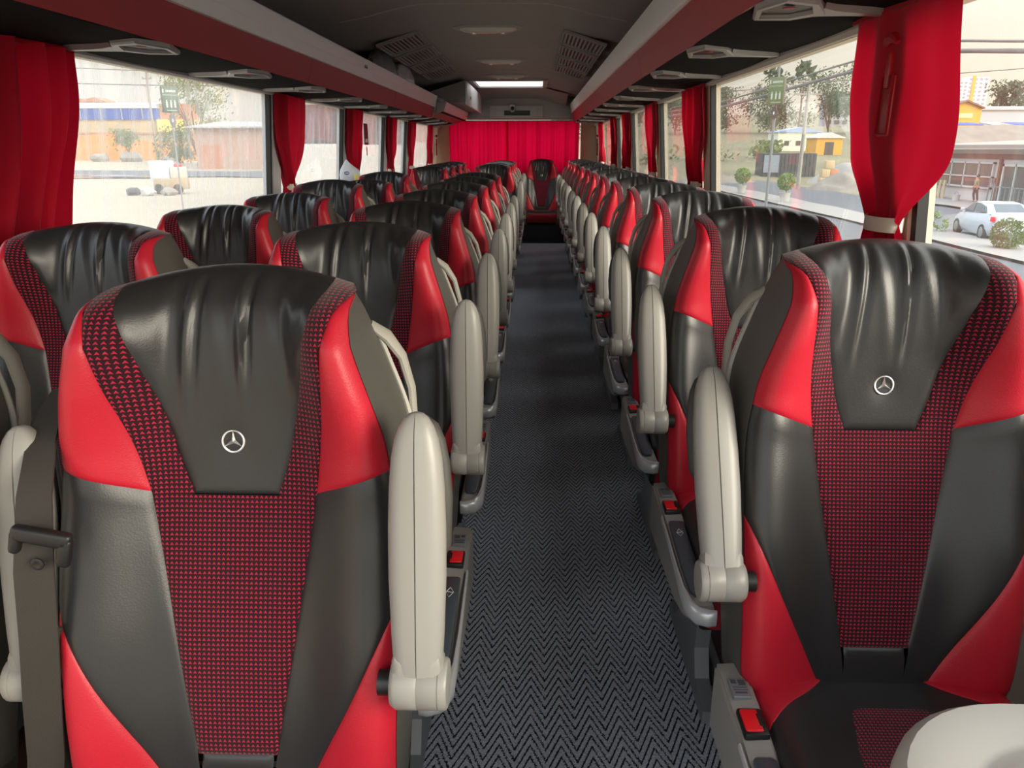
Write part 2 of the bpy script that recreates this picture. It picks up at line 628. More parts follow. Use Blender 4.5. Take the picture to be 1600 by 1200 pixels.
# lower rear ceiling drop
mb = MB()
G = [[(XC + p[0] * .9, y, p[1] - dz) for p in prof[2:-2]] for (y, dz) in ((10.75, 0.002), (11.0, .05), (11.3, .10), (11.43, .12))]
mb.grid(np.array(G))
mb.build('rear_cove', M_ceil, ce, recalc=False)

# ------------------------------------------------------------------ luggage racks
def rack(name, label, sg, prof, xw, zw, ya, yb, units, end_cap, near_cap=False):
    """prof: soffit inner corner, red top, lip top, face top (x, z)"""
    t = thing(name, label, 'luggage rack', (prof[0][0], (ya + yb) / 2, prof[0][1]))
    ox, oy, oz = t.location
    L = lambda x, y, z: (x - ox, y - oy, z - oz)
    (x0, z0), (x1, z1), (x2, z2), (x3, z3) = prof
    def strip(nm, a, b, m, th=.012, yy=(ya, yb)):
        mb = MB()
        d = Vector((b[0] - a[0], 0, b[1] - a[1])).normalized()
        n = Vector((d.z, 0, -d.x))
        if n.x * sg < 0:
            n = -n
        q = [Vector((a[0], 0, a[1])), Vector((b[0], 0, b[1])), Vector((b[0], 0, b[1])) + n * th, Vector((a[0], 0, a[1])) + n * th]
        mb.hexa([L(p.x, yy[0], p.z) for p in q], [L(p.x, yy[1], p.z) for p in q])
        return mb.build(nm, m, t)
    # red panels in lengths with shadow joints
    n = max(1, round((yb - ya) / 2.3))
    for i in range(n):
        a = ya + (yb - ya) * i / n + .002
        b = ya + (yb - ya) * (i + 1) / n - .002
        strip('red_panel', (x0, z0), (x1, z1), M_rackred, yy=(a, b))
    mb = MB()
    mb.prism([(x1 - ox, z1 - oz), (x1 - sg * .006 - ox, z1 + .004 - oz), (x2 - sg * .008 - ox, z2 - .004 - oz), (x2 - ox, z2 - oz), (x2 + sg * .012 - ox, z2 - oz), (x1 + sg * .012 - ox, z1 - oz)], 'Y', ya - oy, yb - oy)
    mb.build('lower_lip', M_silver, t)
    mb = MB()
    xm = (x2 + x3) / 2 - sg * .004
    mb.prism([(x2 - ox, z2 - oz), (xm - ox, (z2 + z3) / 2 - oz), (x3 - ox, z3 - .006 - oz), (x3 + sg * .006 - ox, z3 - oz), (x3 + sg * .018 - ox, z3 - .004 - oz), (x3 + sg * .022 - ox, z3 - .03 - oz), (x2 + sg * .012 - ox, z2 - oz)], 'Y', ya - oy, yb - oy)
    mb.build('silver_rail', M_silver, t)
    # shelf
    mb = MB()
    mb.hexa([L(x1 + sg * .012, ya, z1 - .012), L(xw, ya, z1 - .03), L(xw, yb, z1 - .03), L(x1 + sg * .012, yb, z1 - .012)],
            [L(x1 + sg * .012, ya, z1), L(xw, ya, z1 - .018), L(xw, yb, z1 - .018), L(x1 + sg * .012, yb, z1)])
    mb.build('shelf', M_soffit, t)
    if end_cap:
        mb = MB()
        mb.prism([(x0 - ox, z0 - oz), (x1 - sg * .008 - ox, z1 - oz), (x3 - sg * .004 - ox, z3 - oz), (x3 + sg * .10 - ox, z3 - oz), (xw - ox, z1 + .02 - oz), (xw - ox, zw - oz)], 'Y', yb - oy, yb + .014 - oy)
        mb.build('end_cap', M_silver, t)
    if near_cap:
        mb = MB()
        mb.prism([(x0 - ox, z0 - oz), (x1 - ox, z1 - oz), (x3 - ox, z3 - .01 - oz), (x3 + sg * .10 - ox, z3 - .01 - oz), (xw - ox, z1 + .02 - oz), (xw - ox, zw - oz)], 'Y', ya - .012 - oy, ya - oy)
        mb.build('end_cap', M_ceil2, t)
    # sagging soffit panels between the service units
    U = [u for u in units if ya < u < yb]
    ed = [ya] + U + [yb]
    for i in range(len(ed) - 1):
        a, b = ed[i], ed[i + 1]
        ss = np.linspace(0, 1, 9)
        tt = np.linspace(0, 1, 7)
        G = np.array([[L(x0 + (xw - x0) * s, a + (b - a) * k + .06 * sg * 0 * s, z0 + (zw - z0) * s - .016 * math.sin(PI * k) * (.4 + .6 * math.sin(PI * s)) + .004) for s in ss] for k in tt])
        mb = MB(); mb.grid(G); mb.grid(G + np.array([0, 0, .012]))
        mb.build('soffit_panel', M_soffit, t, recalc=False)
    for u in U:
        # service unit: a bevelled hexagon with a dark insert, and an arm running out to the window
        hexo = [(0, .0), (.035, -.150), (.120, -.125), (.180, .0), (.125, .115), (.035, .150)]
        hexi = [(.022, .0), (.046, -.105), (.108, -.090), (.142, .0), (.110, .080), (.046, .105)]
        zz = lambda x: z0 + (zw - z0) * x / abs(xw - x0)
        def R(h, s, z):
            cx = .085
            return [(x0 + sg * (cx + (p[0] - cx) * s) - ox, u + p[1] * s - oy, zz(p[0]) + z - oz) for p in h]
        mb = MB()
        rings = [R(hexo, 1.0, .006), R(hexo, .99, -.009), R(hexo, .93, -.014), R(hexi, 1.08, -.014), R(hexi, 1.0, -.004)]
        mb.loft(rings, cap=False)
        un = mb.build('service_unit', M_unit, t, 25)
        mb = MB(); mb.loft([R(hexi, 1.02, .002), R(hexi, 1.02, -.0045)])
        mb.build('dark_insert', M_dark, un, 25)
        mb = MB()
        mb.lathe([(.016, -.004), (.014, -.006), (.002, -.007)], 'Z', (x0 + sg * .075 - ox, u - .03 - oy, zz(.08) - .004 - oz), 14)
        mb.build('reading_lamp', M_rackred, un, 30)
        mb = MB()
        xa, xb = x0 + sg * .15, xw - sg * .012
        def sec(x, w, h, dy):
            z = zz(abs(x - x0))
            return [(x - ox, u + dy - w - oy, z + .004 - oz), (x - ox, u + dy - w * .8 - oy, z - h - oz), (x - ox, u + dy + w * .8 - oy, z - h - oz), (x - ox, u + dy + w - oy, z + .004 - oz)]
        xs = np.linspace(xa, xb, 7)
        mb.loft([sec(x, w, h, dy) for x, w, h, dy in zip(xs, (.080, .050, .034, .026, .022, .018, .010), (.011, .013, .014, .014, .013, .012, .006), (0, -.010, -.018, -.022, -.020, -.012, 0))])
        mb.build('unit_arm', M_unit, un, 30)
    return t


UR = [2.07 + .887 * k for k in range(-2, 11)]
UL = [2.46 + .887 * k for k in range(-3, 11)]
rack('luggage_rack', 'long red and silver overhead rack above the right windows', 1, [(.54, 1.667), (.51, 1.794), (.507, 1.813), (.485, 1.922)], .885, 1.648, -.7, 11.38, UR, False)
rack('luggage_rack', 'front length of the left overhead rack with red underside, ending in a cut-off cap', -1, [(-1.12, 1.63), (-1.09, 1.741), (-1.080, 1.796), (-1.062, 1.858)], -1.468, 1.622, -.7, 8.55, UL, True)
rack('luggage_rack', 'short rear length of the left overhead rack under the dark locker', -1, [(-1.16, 1.648), (-1.00, 1.70), (-.985, 1.74), (-.965, 1.80)], -1.468, 1.622, 8.585, 11.38, UL, False, True)
# pelmet rails between the glass and the soffit
for nm, sg, xw, zw, xg, zg in (('trim_4', -1, -1.468, 1.618, -1.484, ZL), ('trim_5', 1, .885, 1.644, .902, ZR)):
    mb = MB()
    mb.prism([(xw - sg * .012, zw + .012), (xw - sg * .010, zw - .004), (xg - sg * .012, zg - .006), (xg + sg * .004, zg - .004), (xg + sg * .004, zg + .05), (xw, zw + .05)], 'Y', Y0, Y1 - .01)
    struct(mb.build(nm, M_ceil2), 'grey pelmet rail above the windows')
# small green exit sticker on the left rack
mb = MB(); mb.rbox(-1.0725, -1.0685, 5.03, 5.10, 1.803, 1.845, .001, 1)
st = tag(mb.build('exit_sticker', mat('green_sticker', rgb(40, 120, 62), .5)), 'small green sticker on the silver edge of the left rack', 'sticker')
mb = MB()
for (a, b, c, d) in ((5.04, 5.055, 1.815, 1.835), (5.065, 5.09, 1.828, 1.836), (5.065, 5.09, 1.814, 1.820)):
    mb.rbox(-1.0688, -1.0678, a, b, c, d, .0003, 1)
mb.build('print', M_print, st)

# dark locker on the left rear rack
t = thing('overhead_locker', 'dark grey overhead locker with pale aisle side on the left rear rack', 'locker', (-1.1, 9.6, 1.82))
def LX(p): return (p[0] + 1.1, p[1] - 9.6, p[2] - 1.82)
mb = MB()
b4 = [LX(p) for p in ((-1.42, 9.0, 1.775), (-.80, 9.0, 1.818), (-.80, 11.36, 1.818), (-1.42, 11.36, 1.775))]
t4 = [LX(p) for p in ((-1.42, 9.0, 1.86), (-.80, 9.0, 2.045), (-.80, 11.36, 2.045), (-1.42, 11.36, 1.86))]
mb.hexa(b4, t4); mb.build('body', M_ceil, t)
mb = MB(); mb.rbox(.302, .325, -.605, 1.70, -.03, .215, .006)
mb.build('side_door', M_silver, t)
mb = MB(); mb.rbox(.318, .332, -.20, -.10, .05, .08, .004)
mb.build('latch', M_frame, t)

# ceiling lamps
for i, (y, zc) in enumerate(((3.55, 2.11), (5.58, 2.11), (7.57, 2.11), (9.13, 2.11))):
    t = thing('ceiling_lamp', ['oblong ceiling lamp just above the camera view', 'largest oblong lamp on the ceiling, nearest the camera', 'oblong ceiling lamp midway, between the two vents', 'small-looking ceiling lamp just before the bright hatch'][i], 'lamp', (XC - .02, y, 2.11), 'ceiling lamps')
    mb = MB()
    n = 28
    def ell(a, b, z):
        return [(math.copysign(abs(math.cos(2 * PI * k / n)) ** .6, math.cos(2 * PI * k / n)) * a, math.copysign(abs(math.sin(2 * PI * k / n)) ** .8, math.sin(2 * PI * k / n)) * b, z) for k in range(n)]
    mb.loft([ell(.24, .11, .004), ell(.24, .11, -.008), ell(.225, .098, -.014), ell(.20, .08, -.014)], cap=False)
    mb.build('frame', M_ceil2, t, 30)
    mb = MB()
    mb.loft([ell(.20, .08, -.008), ell(.195, .077, -.020), ell(.16, .06, -.034), ell(.09, .03, -.040)])
    mb.build('lens', M_lens, t, 40)
    for x in (-.1, .1):
        mb = MB(); mb.lathe([(.018, -.046), (.02, -.036), (.02, -.02)], 'Z', (x, 0, 0), 12)
        mb.build('spot', M_chrome, t, 40)
# roof hatch; its pane emits a glow standing in for daylight
t = thing('roof_hatch', 'bright rectangular roof hatch near the rear of the ceiling', 'roof hatch', (XC - .02, 10.05, 2.10))
mb = MB()
fr = [(-.42, -.5), (.42, -.5), (.42, .5), (-.42, .5)]
def q4(s, z, w=0):
    return [(x * s + math.copysign(w, x), y * s + math.copysign(w, y), z) for x, y in fr]
mb.loft([q4(1, .01, .05), q4(1, -.022, .05), q4(1, -.026, .03), q4(1, -.026, 0), q4(1, .0, -.01)], cap=False)
mb.build('frame', M_ceil2, t, 20)
m = bpy.data.materials.new('glowing_hatch_pane'); m.use_nodes = True
b = m.node_tree.nodes['Principled BSDF']
b.inputs['Base Color'].default_value = (.8, .8, .8, 1)
b.inputs['Emission Color'].default_value = (.95, .97, 1, 1)
b.inputs['Emission Strength'].default_value = .8
mb = MB(); mb.box(-.41, .41, -.49, .49, -.010, -.004)
mb.build('pane', m, t)
# ceiling vents: four louvred sections each
for sg, lb in ((1, 'slatted ceiling vent above the right rack'), (-1, 'slatted ceiling vent above the left rack, partly behind the bags')):
    t = thing('ceiling_vent', lb, 'vent', (XC + sg * .64, 6.7, 2.04))
    sl = -math.atan2(.05, .16) * sg
    t.rotation_euler = (0, -sl, 0)
    for j in range(4):
        y = -1.15 + j * .70
        mb = MB()
        for (a, b, c, d) in ((-.155, .155, y - .02, y + .03), (-.155, .155, y + .53, y + .58), (-.155, -.14, y, y + .56), (.14, .155, y, y + .56)):
            mb.rbox(a, b, c, d, -.016, .004, .003, 1)
        s_ = mb.build('louvre_section', M_ceil, t)
        mb = MB(); mb.box(-.15, .15, y, y + .56, -.001, .003)
        mb.build('dark_backing', M_dark, s_)
        for k in range(10):
            x = -.126 + k * .028
            mb = MB()
            mb.hexa([(x - .009, y + .03, -.010), (x + .005, y + .03, -.014), (x + .005, y + .53, -.014), (x - .009, y + .53, -.010)],
                    [(x - .005, y + .03, -.004), (x + .009, y + .03, -.008), (x + .009, y + .53, -.008), (x - .005, y + .53, -.004)])
            mb.build('slat', M_ceil, s_)

# rear sign plate and camera
t = thing('sign_plate', 'black plate with pale lettering on the rear bulkhead', 'sign', (-.27, 11.388, 1.797))
mb = MB(); mb.rbox(-.185, .185, -.006, .006, -.032, .032, .004); mb.build('plate', M_dark, t)

# ------------------------------------------------------------------ seats
_uw = np.array([-.03, 0, .1, .25, .45, .485, .53, .56, .60, .63, .66, .70, .745, .78, .82, .90])
_uu = np.array([.228, .234, .239, .242, .237, .232, .226, .218, .206, .197, .189, .183, .179, .169, .156, .142])
_bw = np.array([-.03, 0, .1, .2, .35, .45, .55, .62, .68, .72, .755, .79, .83, .86])
_bD = np.array([.024, .025, .026, .022, .006, -.004, .004, .012, .012, .003, -.018, -.048, -.090, -.118])
_bv = np.array([-.03, 0, .1, .2, .35, .45, .55, .62, .678, .715, .744, .761, .764, .754])


def Umax(w):
    return smooth_interp(_uw, _uu, w)


FOLDS = [(-.088, .16, .0022, .010), (-.050, .10, .0062, .0065), (-.018, -.12, .0020, .010), (.022, .03, .0066, .0060), (.058, -.16, .0026, .010), (.096, -.10, .0030, .008)]


def backP(u, w, folds=False):
    """backrest surface: u across, w up along the padding; returns local points (x, y, z), front is -y"""
    u, w = np.asarray(u, float), np.asarray(w, float)
    um = Umax(w)
    a = np.abs(u) / um
    D = smooth_interp(_bw, _bD, w)
    v = smooth_interp(_bw, _bv, w)
    B = np.interp(w, [-.03, 0, .1, .25, .42, .5, .58, .65, .70, .735, .775, .81], [.034, .036, .044, .052, .052, .058, .076, .084, .064, .032, .006, 0])
    D = D + B * sstep(.36, .84, a)
    e = np.clip((a - .86) / .14, 0, 1)
    R = np.interp(w, [0, .6, .72, .78, .86], [.05, .05, .04, .02, .005])
    D = D - R * (1 - np.sqrt(np.clip(1 - e * e, 0, 1)))
    v = v - .028 * a * a * sstep(.68, .80, w)
    if folds:
        env = sstep(.53, .66, w) * (1 - sstep(.735, .79, w))
        for (u0, sl, A, sg) in FOLDS:
            x = (u - u0 - sl * (w - .70)) / sg
            D = D + A * env * (1.0 * np.exp(-x * x) - .9 * np.exp(-(x - 1.5) ** 2))
        r2 = (u ** 2 + (w - .513) ** 2)
        D = D - .004 * np.exp(-r2 / .022 ** 2)
    return np.stack([u, -D, v], -1)


def curve(pts, n):
    pts = np.asarray(pts, float)
    d = np.r_[0, np.cumsum(np.hypot(*np.diff(pts, axis=0).T))]
    d = d / d[-1]
    t = np.linspace(0, 1, n)
    k = np.linspace(0, 1, n)
    return np.stack([np.interp(t, d, pts[:, 0]), np.interp(t, d, pts[:, 1])], -1)


def smooth_curve(pts, n):
    pts = np.asarray(pts, float)
    d = np.r_[0, np.cumsum(np.hypot(*np.diff(pts, axis=0).T))]
    d = d / d[-1]
    t = np.linspace(0, 1, n)
    return np.stack([smooth_interp(d, pts[:, 0], t), smooth_interp(d, pts[:, 1], t)], -1)


def cross_s(m):
    """cross parameter with extra columns at both seams"""
    return np.r_[0, .02, .05, np.linspace(.1, .9, m), .95, .98, 1]


def patch(mb, Lc, Rc, m=5, folds=False, groove=.0045, ends=(True, True), P=backP, gmask=None):
    s = cross_s(m)
    Lc, Rc = np.asarray(Lc), np.asarray(Rc)
    G = Lc[:, None, :] * (1 - s)[None, :, None] + Rc[:, None, :] * s[None, :, None]
    pts = P(G[..., 0], G[..., 1], folds) if P is backP else P(G[..., 0], G[..., 1])
    wd = np.hypot(*(Rc - Lc).T)[:, None]
    ds = np.minimum(s[None, :] * wd, (1 - s)[None, :] * wd)
    arc = np.r_[0, np.cumsum(np.hypot(*np.diff((Lc + Rc) / 2, axis=0).T))]
    dt = np.full(len(arc), 1.0)
    if ends[0]:
        dt = np.minimum(dt, arc)
    if ends[1]:
        dt = np.minimum(dt, arc[-1] - arc)
    dd = np.minimum(ds, dt[:, None])
    g = groove * np.exp(-(dd / .0045))
    if gmask is not None:
        g = g * gmask(G[..., 0], G[..., 1])
    if P is backP:
        pts[..., 1] += g
    else:
        pts[..., 2] -= g
    mb.grid(pts, uvs=G)
    return mb


def ends_dense(n):
    return n


_e = lambda w: .985 * float(Umax(w))
edgeL = lambda ws: [(-_e(w), w) for w in ws]
# seam curves of the left half (the right half mirrors them)
FAB = [(-.058, .055), (-.088, .24), (-.108, .37), (-.118, .435), (-.129, .50), (-.145, .59), (-.154, .66), (-.166, .71), (-.985 * float(Umax(.748)), .748), (-.985 * float(Umax(.78)), .78), (-.985 * float(Umax(.82)), .82), (-.985 * float(Umax(.86)), .86)]
HEAD = [(-.060, .435), (-.076, .48), (-.090, .54), (-.105, .60), (-.119, .66), (-.134, .715), (-.142, .75), (-.139, .78), (-.130, .82), (-.120, .86)]
LOWC = [(-.093, -.012), (-.122, .050), (-.180, .168), (-.212, .238), (-.985 * float(Umax(.295)), .295)]


def mir(c):
    c = np.asarray(c, float).copy()
    c[:, 0] *= -1
    return c


def seam_up(lo, hi, pts, n):
    """portion of a seam curve between two heights"""
    p = np.asarray(pts)
    ws = np.linspace(lo, hi, n)
    return np.stack([smooth_interp(p[:, 1], p[:, 0], ws), ws], -1)


def rows(lo, hi, n):
    t = np.linspace(0, 1, n)
    ws = lo + (hi - lo) * t
    return np.unique(np.r_[lo, lo + .003, lo + .007, ws[1:-1], hi - .007, hi - .003, hi])


def seam_rows(ws, pts):
    p = np.asarray(pts)
    return np.stack([smooth_interp(p[:, 1], p[:, 0], ws), ws], -1)


BACK = {}
# headrest
mb = MB()
ws = rows(.435, .86, 34)
patch(mb, seam_rows(ws, HEAD), mir(seam_rows(ws, HEAD)), 50, folds=True, ends=(True, False))
BACK['headrest_panel'] = mb.mesh('headrest_panel', M_black, 60)
# fabric panel (centre and the two stripes that run up beside the headrest)
mb = MB()
ws = rows(.055, .435, 22)
patch(mb, seam_rows(ws, FAB), mir(seam_rows(ws, FAB)), 15, ends=(True, False))
ws = rows(.435, .86, 26)
patch(mb, seam_rows(ws, FAB), seam_rows(ws, HEAD), 5, ends=(False, False))
patch(mb, mir(seam_rows(ws, HEAD)), mir(seam_rows(ws, FAB)), 5, ends=(False, False))
BACK['fabric_panel'] = mb.mesh('fabric_panel', M_fab, 60)


def wing(side):
    n = 26
    t = np.linspace(0, 1, n)
    t = np.unique(np.r_[t, .01, .025, .975, .99])
    wl = .482 + (.748 - .482) * t
    wr = .440 + (.748 - .440) * t
    Lc = np.stack([-.985 * Umax(wl), wl], -1)
    Rc = seam_rows(wr, FAB)
    mb = MB()
    if side < 0:
        patch(mb, Lc, Rc, 8)
    else:
        patch(mb, mir(Rc), mir(Lc), 8)
    return mb.mesh('upper_wing', M_red, 60)


NOBASE = lambda u, w: 1 - (np.abs(u) < .075) * (w < .052)


def midside(side):
    n = 30
    low = smooth_curve(LOWC, 16)
    ed = np.array([(-_e(w), w) for w in np.linspace(.295, .482, 14)])[1:]
    Lc = np.r_[low, ed]
    k = len(Lc)
    arc = np.r_[0, np.cumsum(np.hypot(*np.diff(Lc, axis=0).T))]
    t = arc / arc[-1]
    fw = -.012 + (.440 + .012) * t
    Rc = np.stack([smooth_interp(np.array([-.012] + [p[1] for p in FAB[:4]]), np.array([-.050] + [p[0] for p in FAB[:4]]), fw), fw], -1)
    mb = MB()
    if side < 0:
        patch(mb, Lc, Rc, 10, gmask=NOBASE)
    else:
        patch(mb, mir(Rc), mir(Lc), 10, gmask=NOBASE)
    return mb.mesh('middle_side_panel', M_black, 60)


def lowside(side):
    Rc = smooth_curve(LOWC, 18)
    wl = np.linspace(-.02, .295, 18)
    Lc = np.stack([-.985 * Umax(wl), wl], -1)
    Lc[-1] = Rc[-1]
    mb = MB()
    if side < 0:
        patch(mb, Lc, Rc, 8)
    else:
        patch(mb, mir(Rc), mir(Lc), 8)
    return mb.mesh('lower_side_panel', M_red, 60)


for sd in (-1, 1):
    BACK['upper_wing', sd] = wing(sd)
    BACK['middle_side_panel', sd] = midside(sd)
    BACK['lower_side_panel', sd] = lowside(sd)
mb = MB()
ws = rows(-.012, .055, 5)
patch(mb, np.stack([-.052 - 0 * ws, ws], -1), np.stack([.052 + 0 * ws, ws], -1), 9, gmask=lambda u, w: (w > .045) * 1.0)
BACK['base_panel'] = mb.mesh('base_panel', M_black, 60)


def gusset(side):
    ws = np.linspace(-.03, .86, 48)
    G = []
    for k in (0, .12, .3, .5, .7, .88, 1):
        f = backP(-.985 * Umax(ws), ws)
        ub = -smooth_interp([-.03, .1, .25, .45, .54, .63, .70, .745, .80, .90], [.228, .236, .240, .237, .230, .198, .170, .156, .147, .136], ws)
        x = f[:, 0] + (ub - f[:, 0]) * math.sin(PI / 2 * k) - .004 * math.sin(PI * k)
        yb = np.maximum(.105, f[:, 1] + .004)
        y = f[:, 1] + (yb - f[:, 1]) * k
        z = f[:, 2] - .004 * k * sstep(.7, .8, ws)
        G.append(np.stack([x, y, z], -1))
    G = np.array(G).transpose(1, 0, 2)
    if side > 0:
        G = G.copy()
        G[..., 0] *= -1
    mb = MB()
    mb.grid(G, flip=side < 0)
    # a raised seam bead where the cover is sewn
    return mb


mb = gusset(-1)
mb2 = gusset(1)
mb.add(mb2.v, mb2.f)
BACK['side_gusset'] = mb.mesh('side_gusset', M_gus, 60)
# hard back shell with a pale trim bead
mb = MB()
ws = np.linspace(-.06, .80, 30)
ss = np.linspace(-1, 1, 17)
S, Wg = np.meshgrid(ss, ws)
um = smooth_interp([-.06, .1, .25, .45, .54, .63, .70, .745, .80, .90], [.228, .236, .240, .237, .230, .198, .170, .156, .147, .136], Wg) + .001
vv = smooth_interp(_bw, _bv, np.clip(Wg, -.03, .86)) + np.where(Wg < -.03, Wg + .03, 0)
vv = vv - .028 * S * S * sstep(.68, .80, Wg) - .003
yy = .108 + .034 * (1 - np.abs(S) ** 4) * (1 - .7 * sstep(.6, .8, Wg))
mb.grid(np.stack([um * S * .992, yy, vv], -1), flip=True)
for sd in (-1, 1):
    wq = np.linspace(.43, .675, 18)
    f = backP(.985 * Umax(wq), wq)
    ub = smooth_interp([-.03, .1, .25, .45, .54, .63, .70, .745, .80, .90], [.228, .236, .240, .237, .230, .198, .170, .156, .147, .136], wq)
    mbt = MB()
    mbt.tube([(sd * (u_ + .003), .106, p[2] - .004) for u_, p in zip(ub, f)], .0055, 6)
    BACK['shell_trim', sd] = mbt.mesh('shell_trim', M_shell, 50)
BACK['back_shell'] = mb.mesh('back_shell', M_pad, 50)
# emblem: ring and three-pointed star
mb = MB()
R0 = .0155
ring = []
for k in range(33):
    a = 2 * PI * k / 32
    ring.append((R0 * math.sin(a), 0, R0 * math.cos(a)))
mb.tube(ring, .0017, 8)
for k in range(3):
    a = 2 * PI * k / 3
    dx, dz = math.sin(a), math.cos(a)
    px, pz = math.cos(a), -math.sin(a)
    tip = (dx * R0, -.0008, dz * R0)
    hub = (0, -.0042, 0)
    for sg in (-1, 1):
        b = a + sg * PI / 3
        w_ = (math.sin(b) * .0034, .0006, math.cos(b) * .0034)
        mb.add([hub, tip, w_], [(0, 1, 2) if sg > 0 else (0, 2, 1)])
BACK['emblem'] = mb.mesh('emblem', M_chrome, 20)
mb = MB()
mb.lathe([(.0148, 0), (.0148, .0012), (.001, .0016)], 'Y', seg=24)
BACK['emblem_disc'] = mb.mesh('emblem_disc', M_dark, 30)
_ey = float(backP(0, .513, True)[1])


def handle_mesh(sg):
    mb = MB()
    path = [(.206, .112, .690), (.229, .124, .672), (.249, .138, .640), (.262, .144, .590), (.266, .140, .540), (.264, .126, .490), (.258, .110, .452)]
    rings = []
    for i, p in enumerate(path):
        q = path[min(i + 1, 6)]
        o = path[max(i - 1, 0)]
        d = (Vector(q) - Vector(o)).normalized()
        a = Vector((1, 0, 0)) - d * d.x
        a.normalize()
        b = d.cross(a)
        wa, wb = (.007, .016) if 0 < i < 6 else (.005, .010)
        rings.append([(sg * (Vector(p) + a * math.cos(2 * PI * k / 10) * wa + b * math.sin(2 * PI * k / 10) * wb).x,
                       (Vector(p) + a * math.cos(2 * PI * k / 10) * wa + b * math.sin(2 * PI * k / 10) * wb).y,
                       (Vector(p) + a * math.cos(2 * PI * k / 10) * wa + b * math.sin(2 * PI * k / 10) * wb).z) for k in range(10)])
    mb.loft(rings)
    mb.rbox(sg * .244 if sg > 0 else sg * .268, sg * .268 if sg > 0 else sg * .244, .094, .122, .438, .462, .006, 2)
    return mb.mesh('grab_handle', M_shell, 50, recalc=True)


HANDLE = {sg: handle_mesh(sg) for sg in (1, -1)}


def arm_rings(x_half, y0, y1, zs, notch=True):
    rings = []
    for (z, kx, ky) in zs:
        ring = []
        n = 28
        for k in range(n):
            a = 2 * PI * (k + .5) / n - PI / 2
            c, s_ = math.cos(a), math.sin(a)
            x = math.copysign(abs(c) ** .75, c) * x_half * kx
            y = (y0 + y1) / 2 + math.copysign(abs(s_) ** .75, s_) * (y1 - y0) / 2 * ky
            ring.append((x, y, z))
        # seam groove in the middle of the front face
        if notch:
            yf = (y0 + y1) / 2 - (y1 - y0) / 2 * ky
            ring.insert(0, (0.0, yf + .003 * ky, z))
            ring[1] = (.0011 * kx, yf, z)
            ring[-1] = (-.0011 * kx, yf, z)
        rings.append(ring)
    return rings


mb = MB()
ZK = .93
zs = [(.0, .80, .8), (.03, .86, .92), (.08, .93, 1), (.16, 1.0, 1), (.23, 1.0, 1), (.29, .95, 1), (.33, .87, .96), (.357, .75, .88), (.374, .60, .75), (.386, .42, .58), (.392, .25, .4), (.394, .08, .2)]
mb.loft(arm_rings(.0375, -.030, .020, [(z * ZK, a, b) for z, a, b in zs]))
ARM = mb.mesh('armrest', M_arm, 40, recalc=True)


def pad_mesh(sg):
    mb = MB()
    z2 = [(.16, .1, .3), (.17, .6, .7), (.20, .95, 1), (.27, 1.0, 1), (.32, .90, 1), (.352, .74, 1), (.374, .5, .8), (.386, .12, .3)]
    rr = arm_rings(.0375, .004, .032, [(z * ZK, a, b) for z, a, b in z2], notch=False)
    mb.loft([[(x + sg * .0065, y, z) for (x, y, z) in r] for r in rr])
    return mb.mesh('underside_pad', M_pad, 40, recalc=True)


def hub_mesh(sg):
    mb = MB()
    r = .034
    mb.lathe([(r * .55, -.038), (r * .85, -.036), (r, -.029), (r, -.001), (r * .975, 0), (r, .001), (r, .026), (r * .97, .0265), (r * .97, .0275), (r, .028), (r, .036), (r * .93, .039), (r * .6, .040)], 'X', seg=24)
    mb.rbox(-.034, .034, -.026, .018, -.002, .05, .012, 2)
    if sg < 0:
        mb.v = [(-x, y, z) for x, y, z in mb.v]
    return mb.mesh('hinge_hub', M_arm, 45, recalc=True)


def pivot_mesh(sg):
    mb = MB()
    mb.cyl((-sg * .030, 0, 0), (-sg * .054, 0, 0), .017, 14)
    return mb.mesh('hinge_pin', M_dark, 45, recalc=True)


PADM = {s: pad_mesh(s) for s in (1, -1)}
HUBM = {s: hub_mesh(s) for s in (1, -1)}
PINM = {s: pivot_mesh(s) for s in (1, -1)}

# cushion -------------------------------------------------------------
_cq = np.array([-.02, .0, .08, .18, .30, .40, .44, .47, .50, .56, .60])
_cy = np.array([.02, .0, -.08, -.18, -.30, -.40, -.438, -.460, -.470, -.462, -.445])
_cz = np.array([.436, .437, .438, .443, .454, .452, .442, .422, .394, .335, .298])


def cushP(u, q):
    u, q = np.asarray(u, float), np.asarray(q, float)
    y = smooth_interp(_cq, _cy, q)
    z = smooth_interp(_cq, _cz, q)
    a = np.abs(u) / .24
    b = np.interp(q, [0, .1, .35, .45, .55], [.006, .014, .016, .006, 0])
    z = z + b * sstep(.35, .8, a)
    e = np.clip((a - .84) / .16, 0, 1)
    z = z - .035 * (1 - np.sqrt(np.clip(1 - e * e, 0, 1))) * np.interp(q, [.0, .43, .5], [1, .6, 0])
    y = y + .03 * e ** 2 * sstep(.40, .50, q)
    return np.stack([u, y, z], -1)


def cushP_over(lift):
    def f(u, q):
        p = cushP(u, q)
        nrm = np.stack([0 * p[..., 0], -sstep(.41, .5, np.asarray(q)), 1 - sstep(.41, .5, np.asarray(q))], -1)
        return p + nrm * lift
    return f


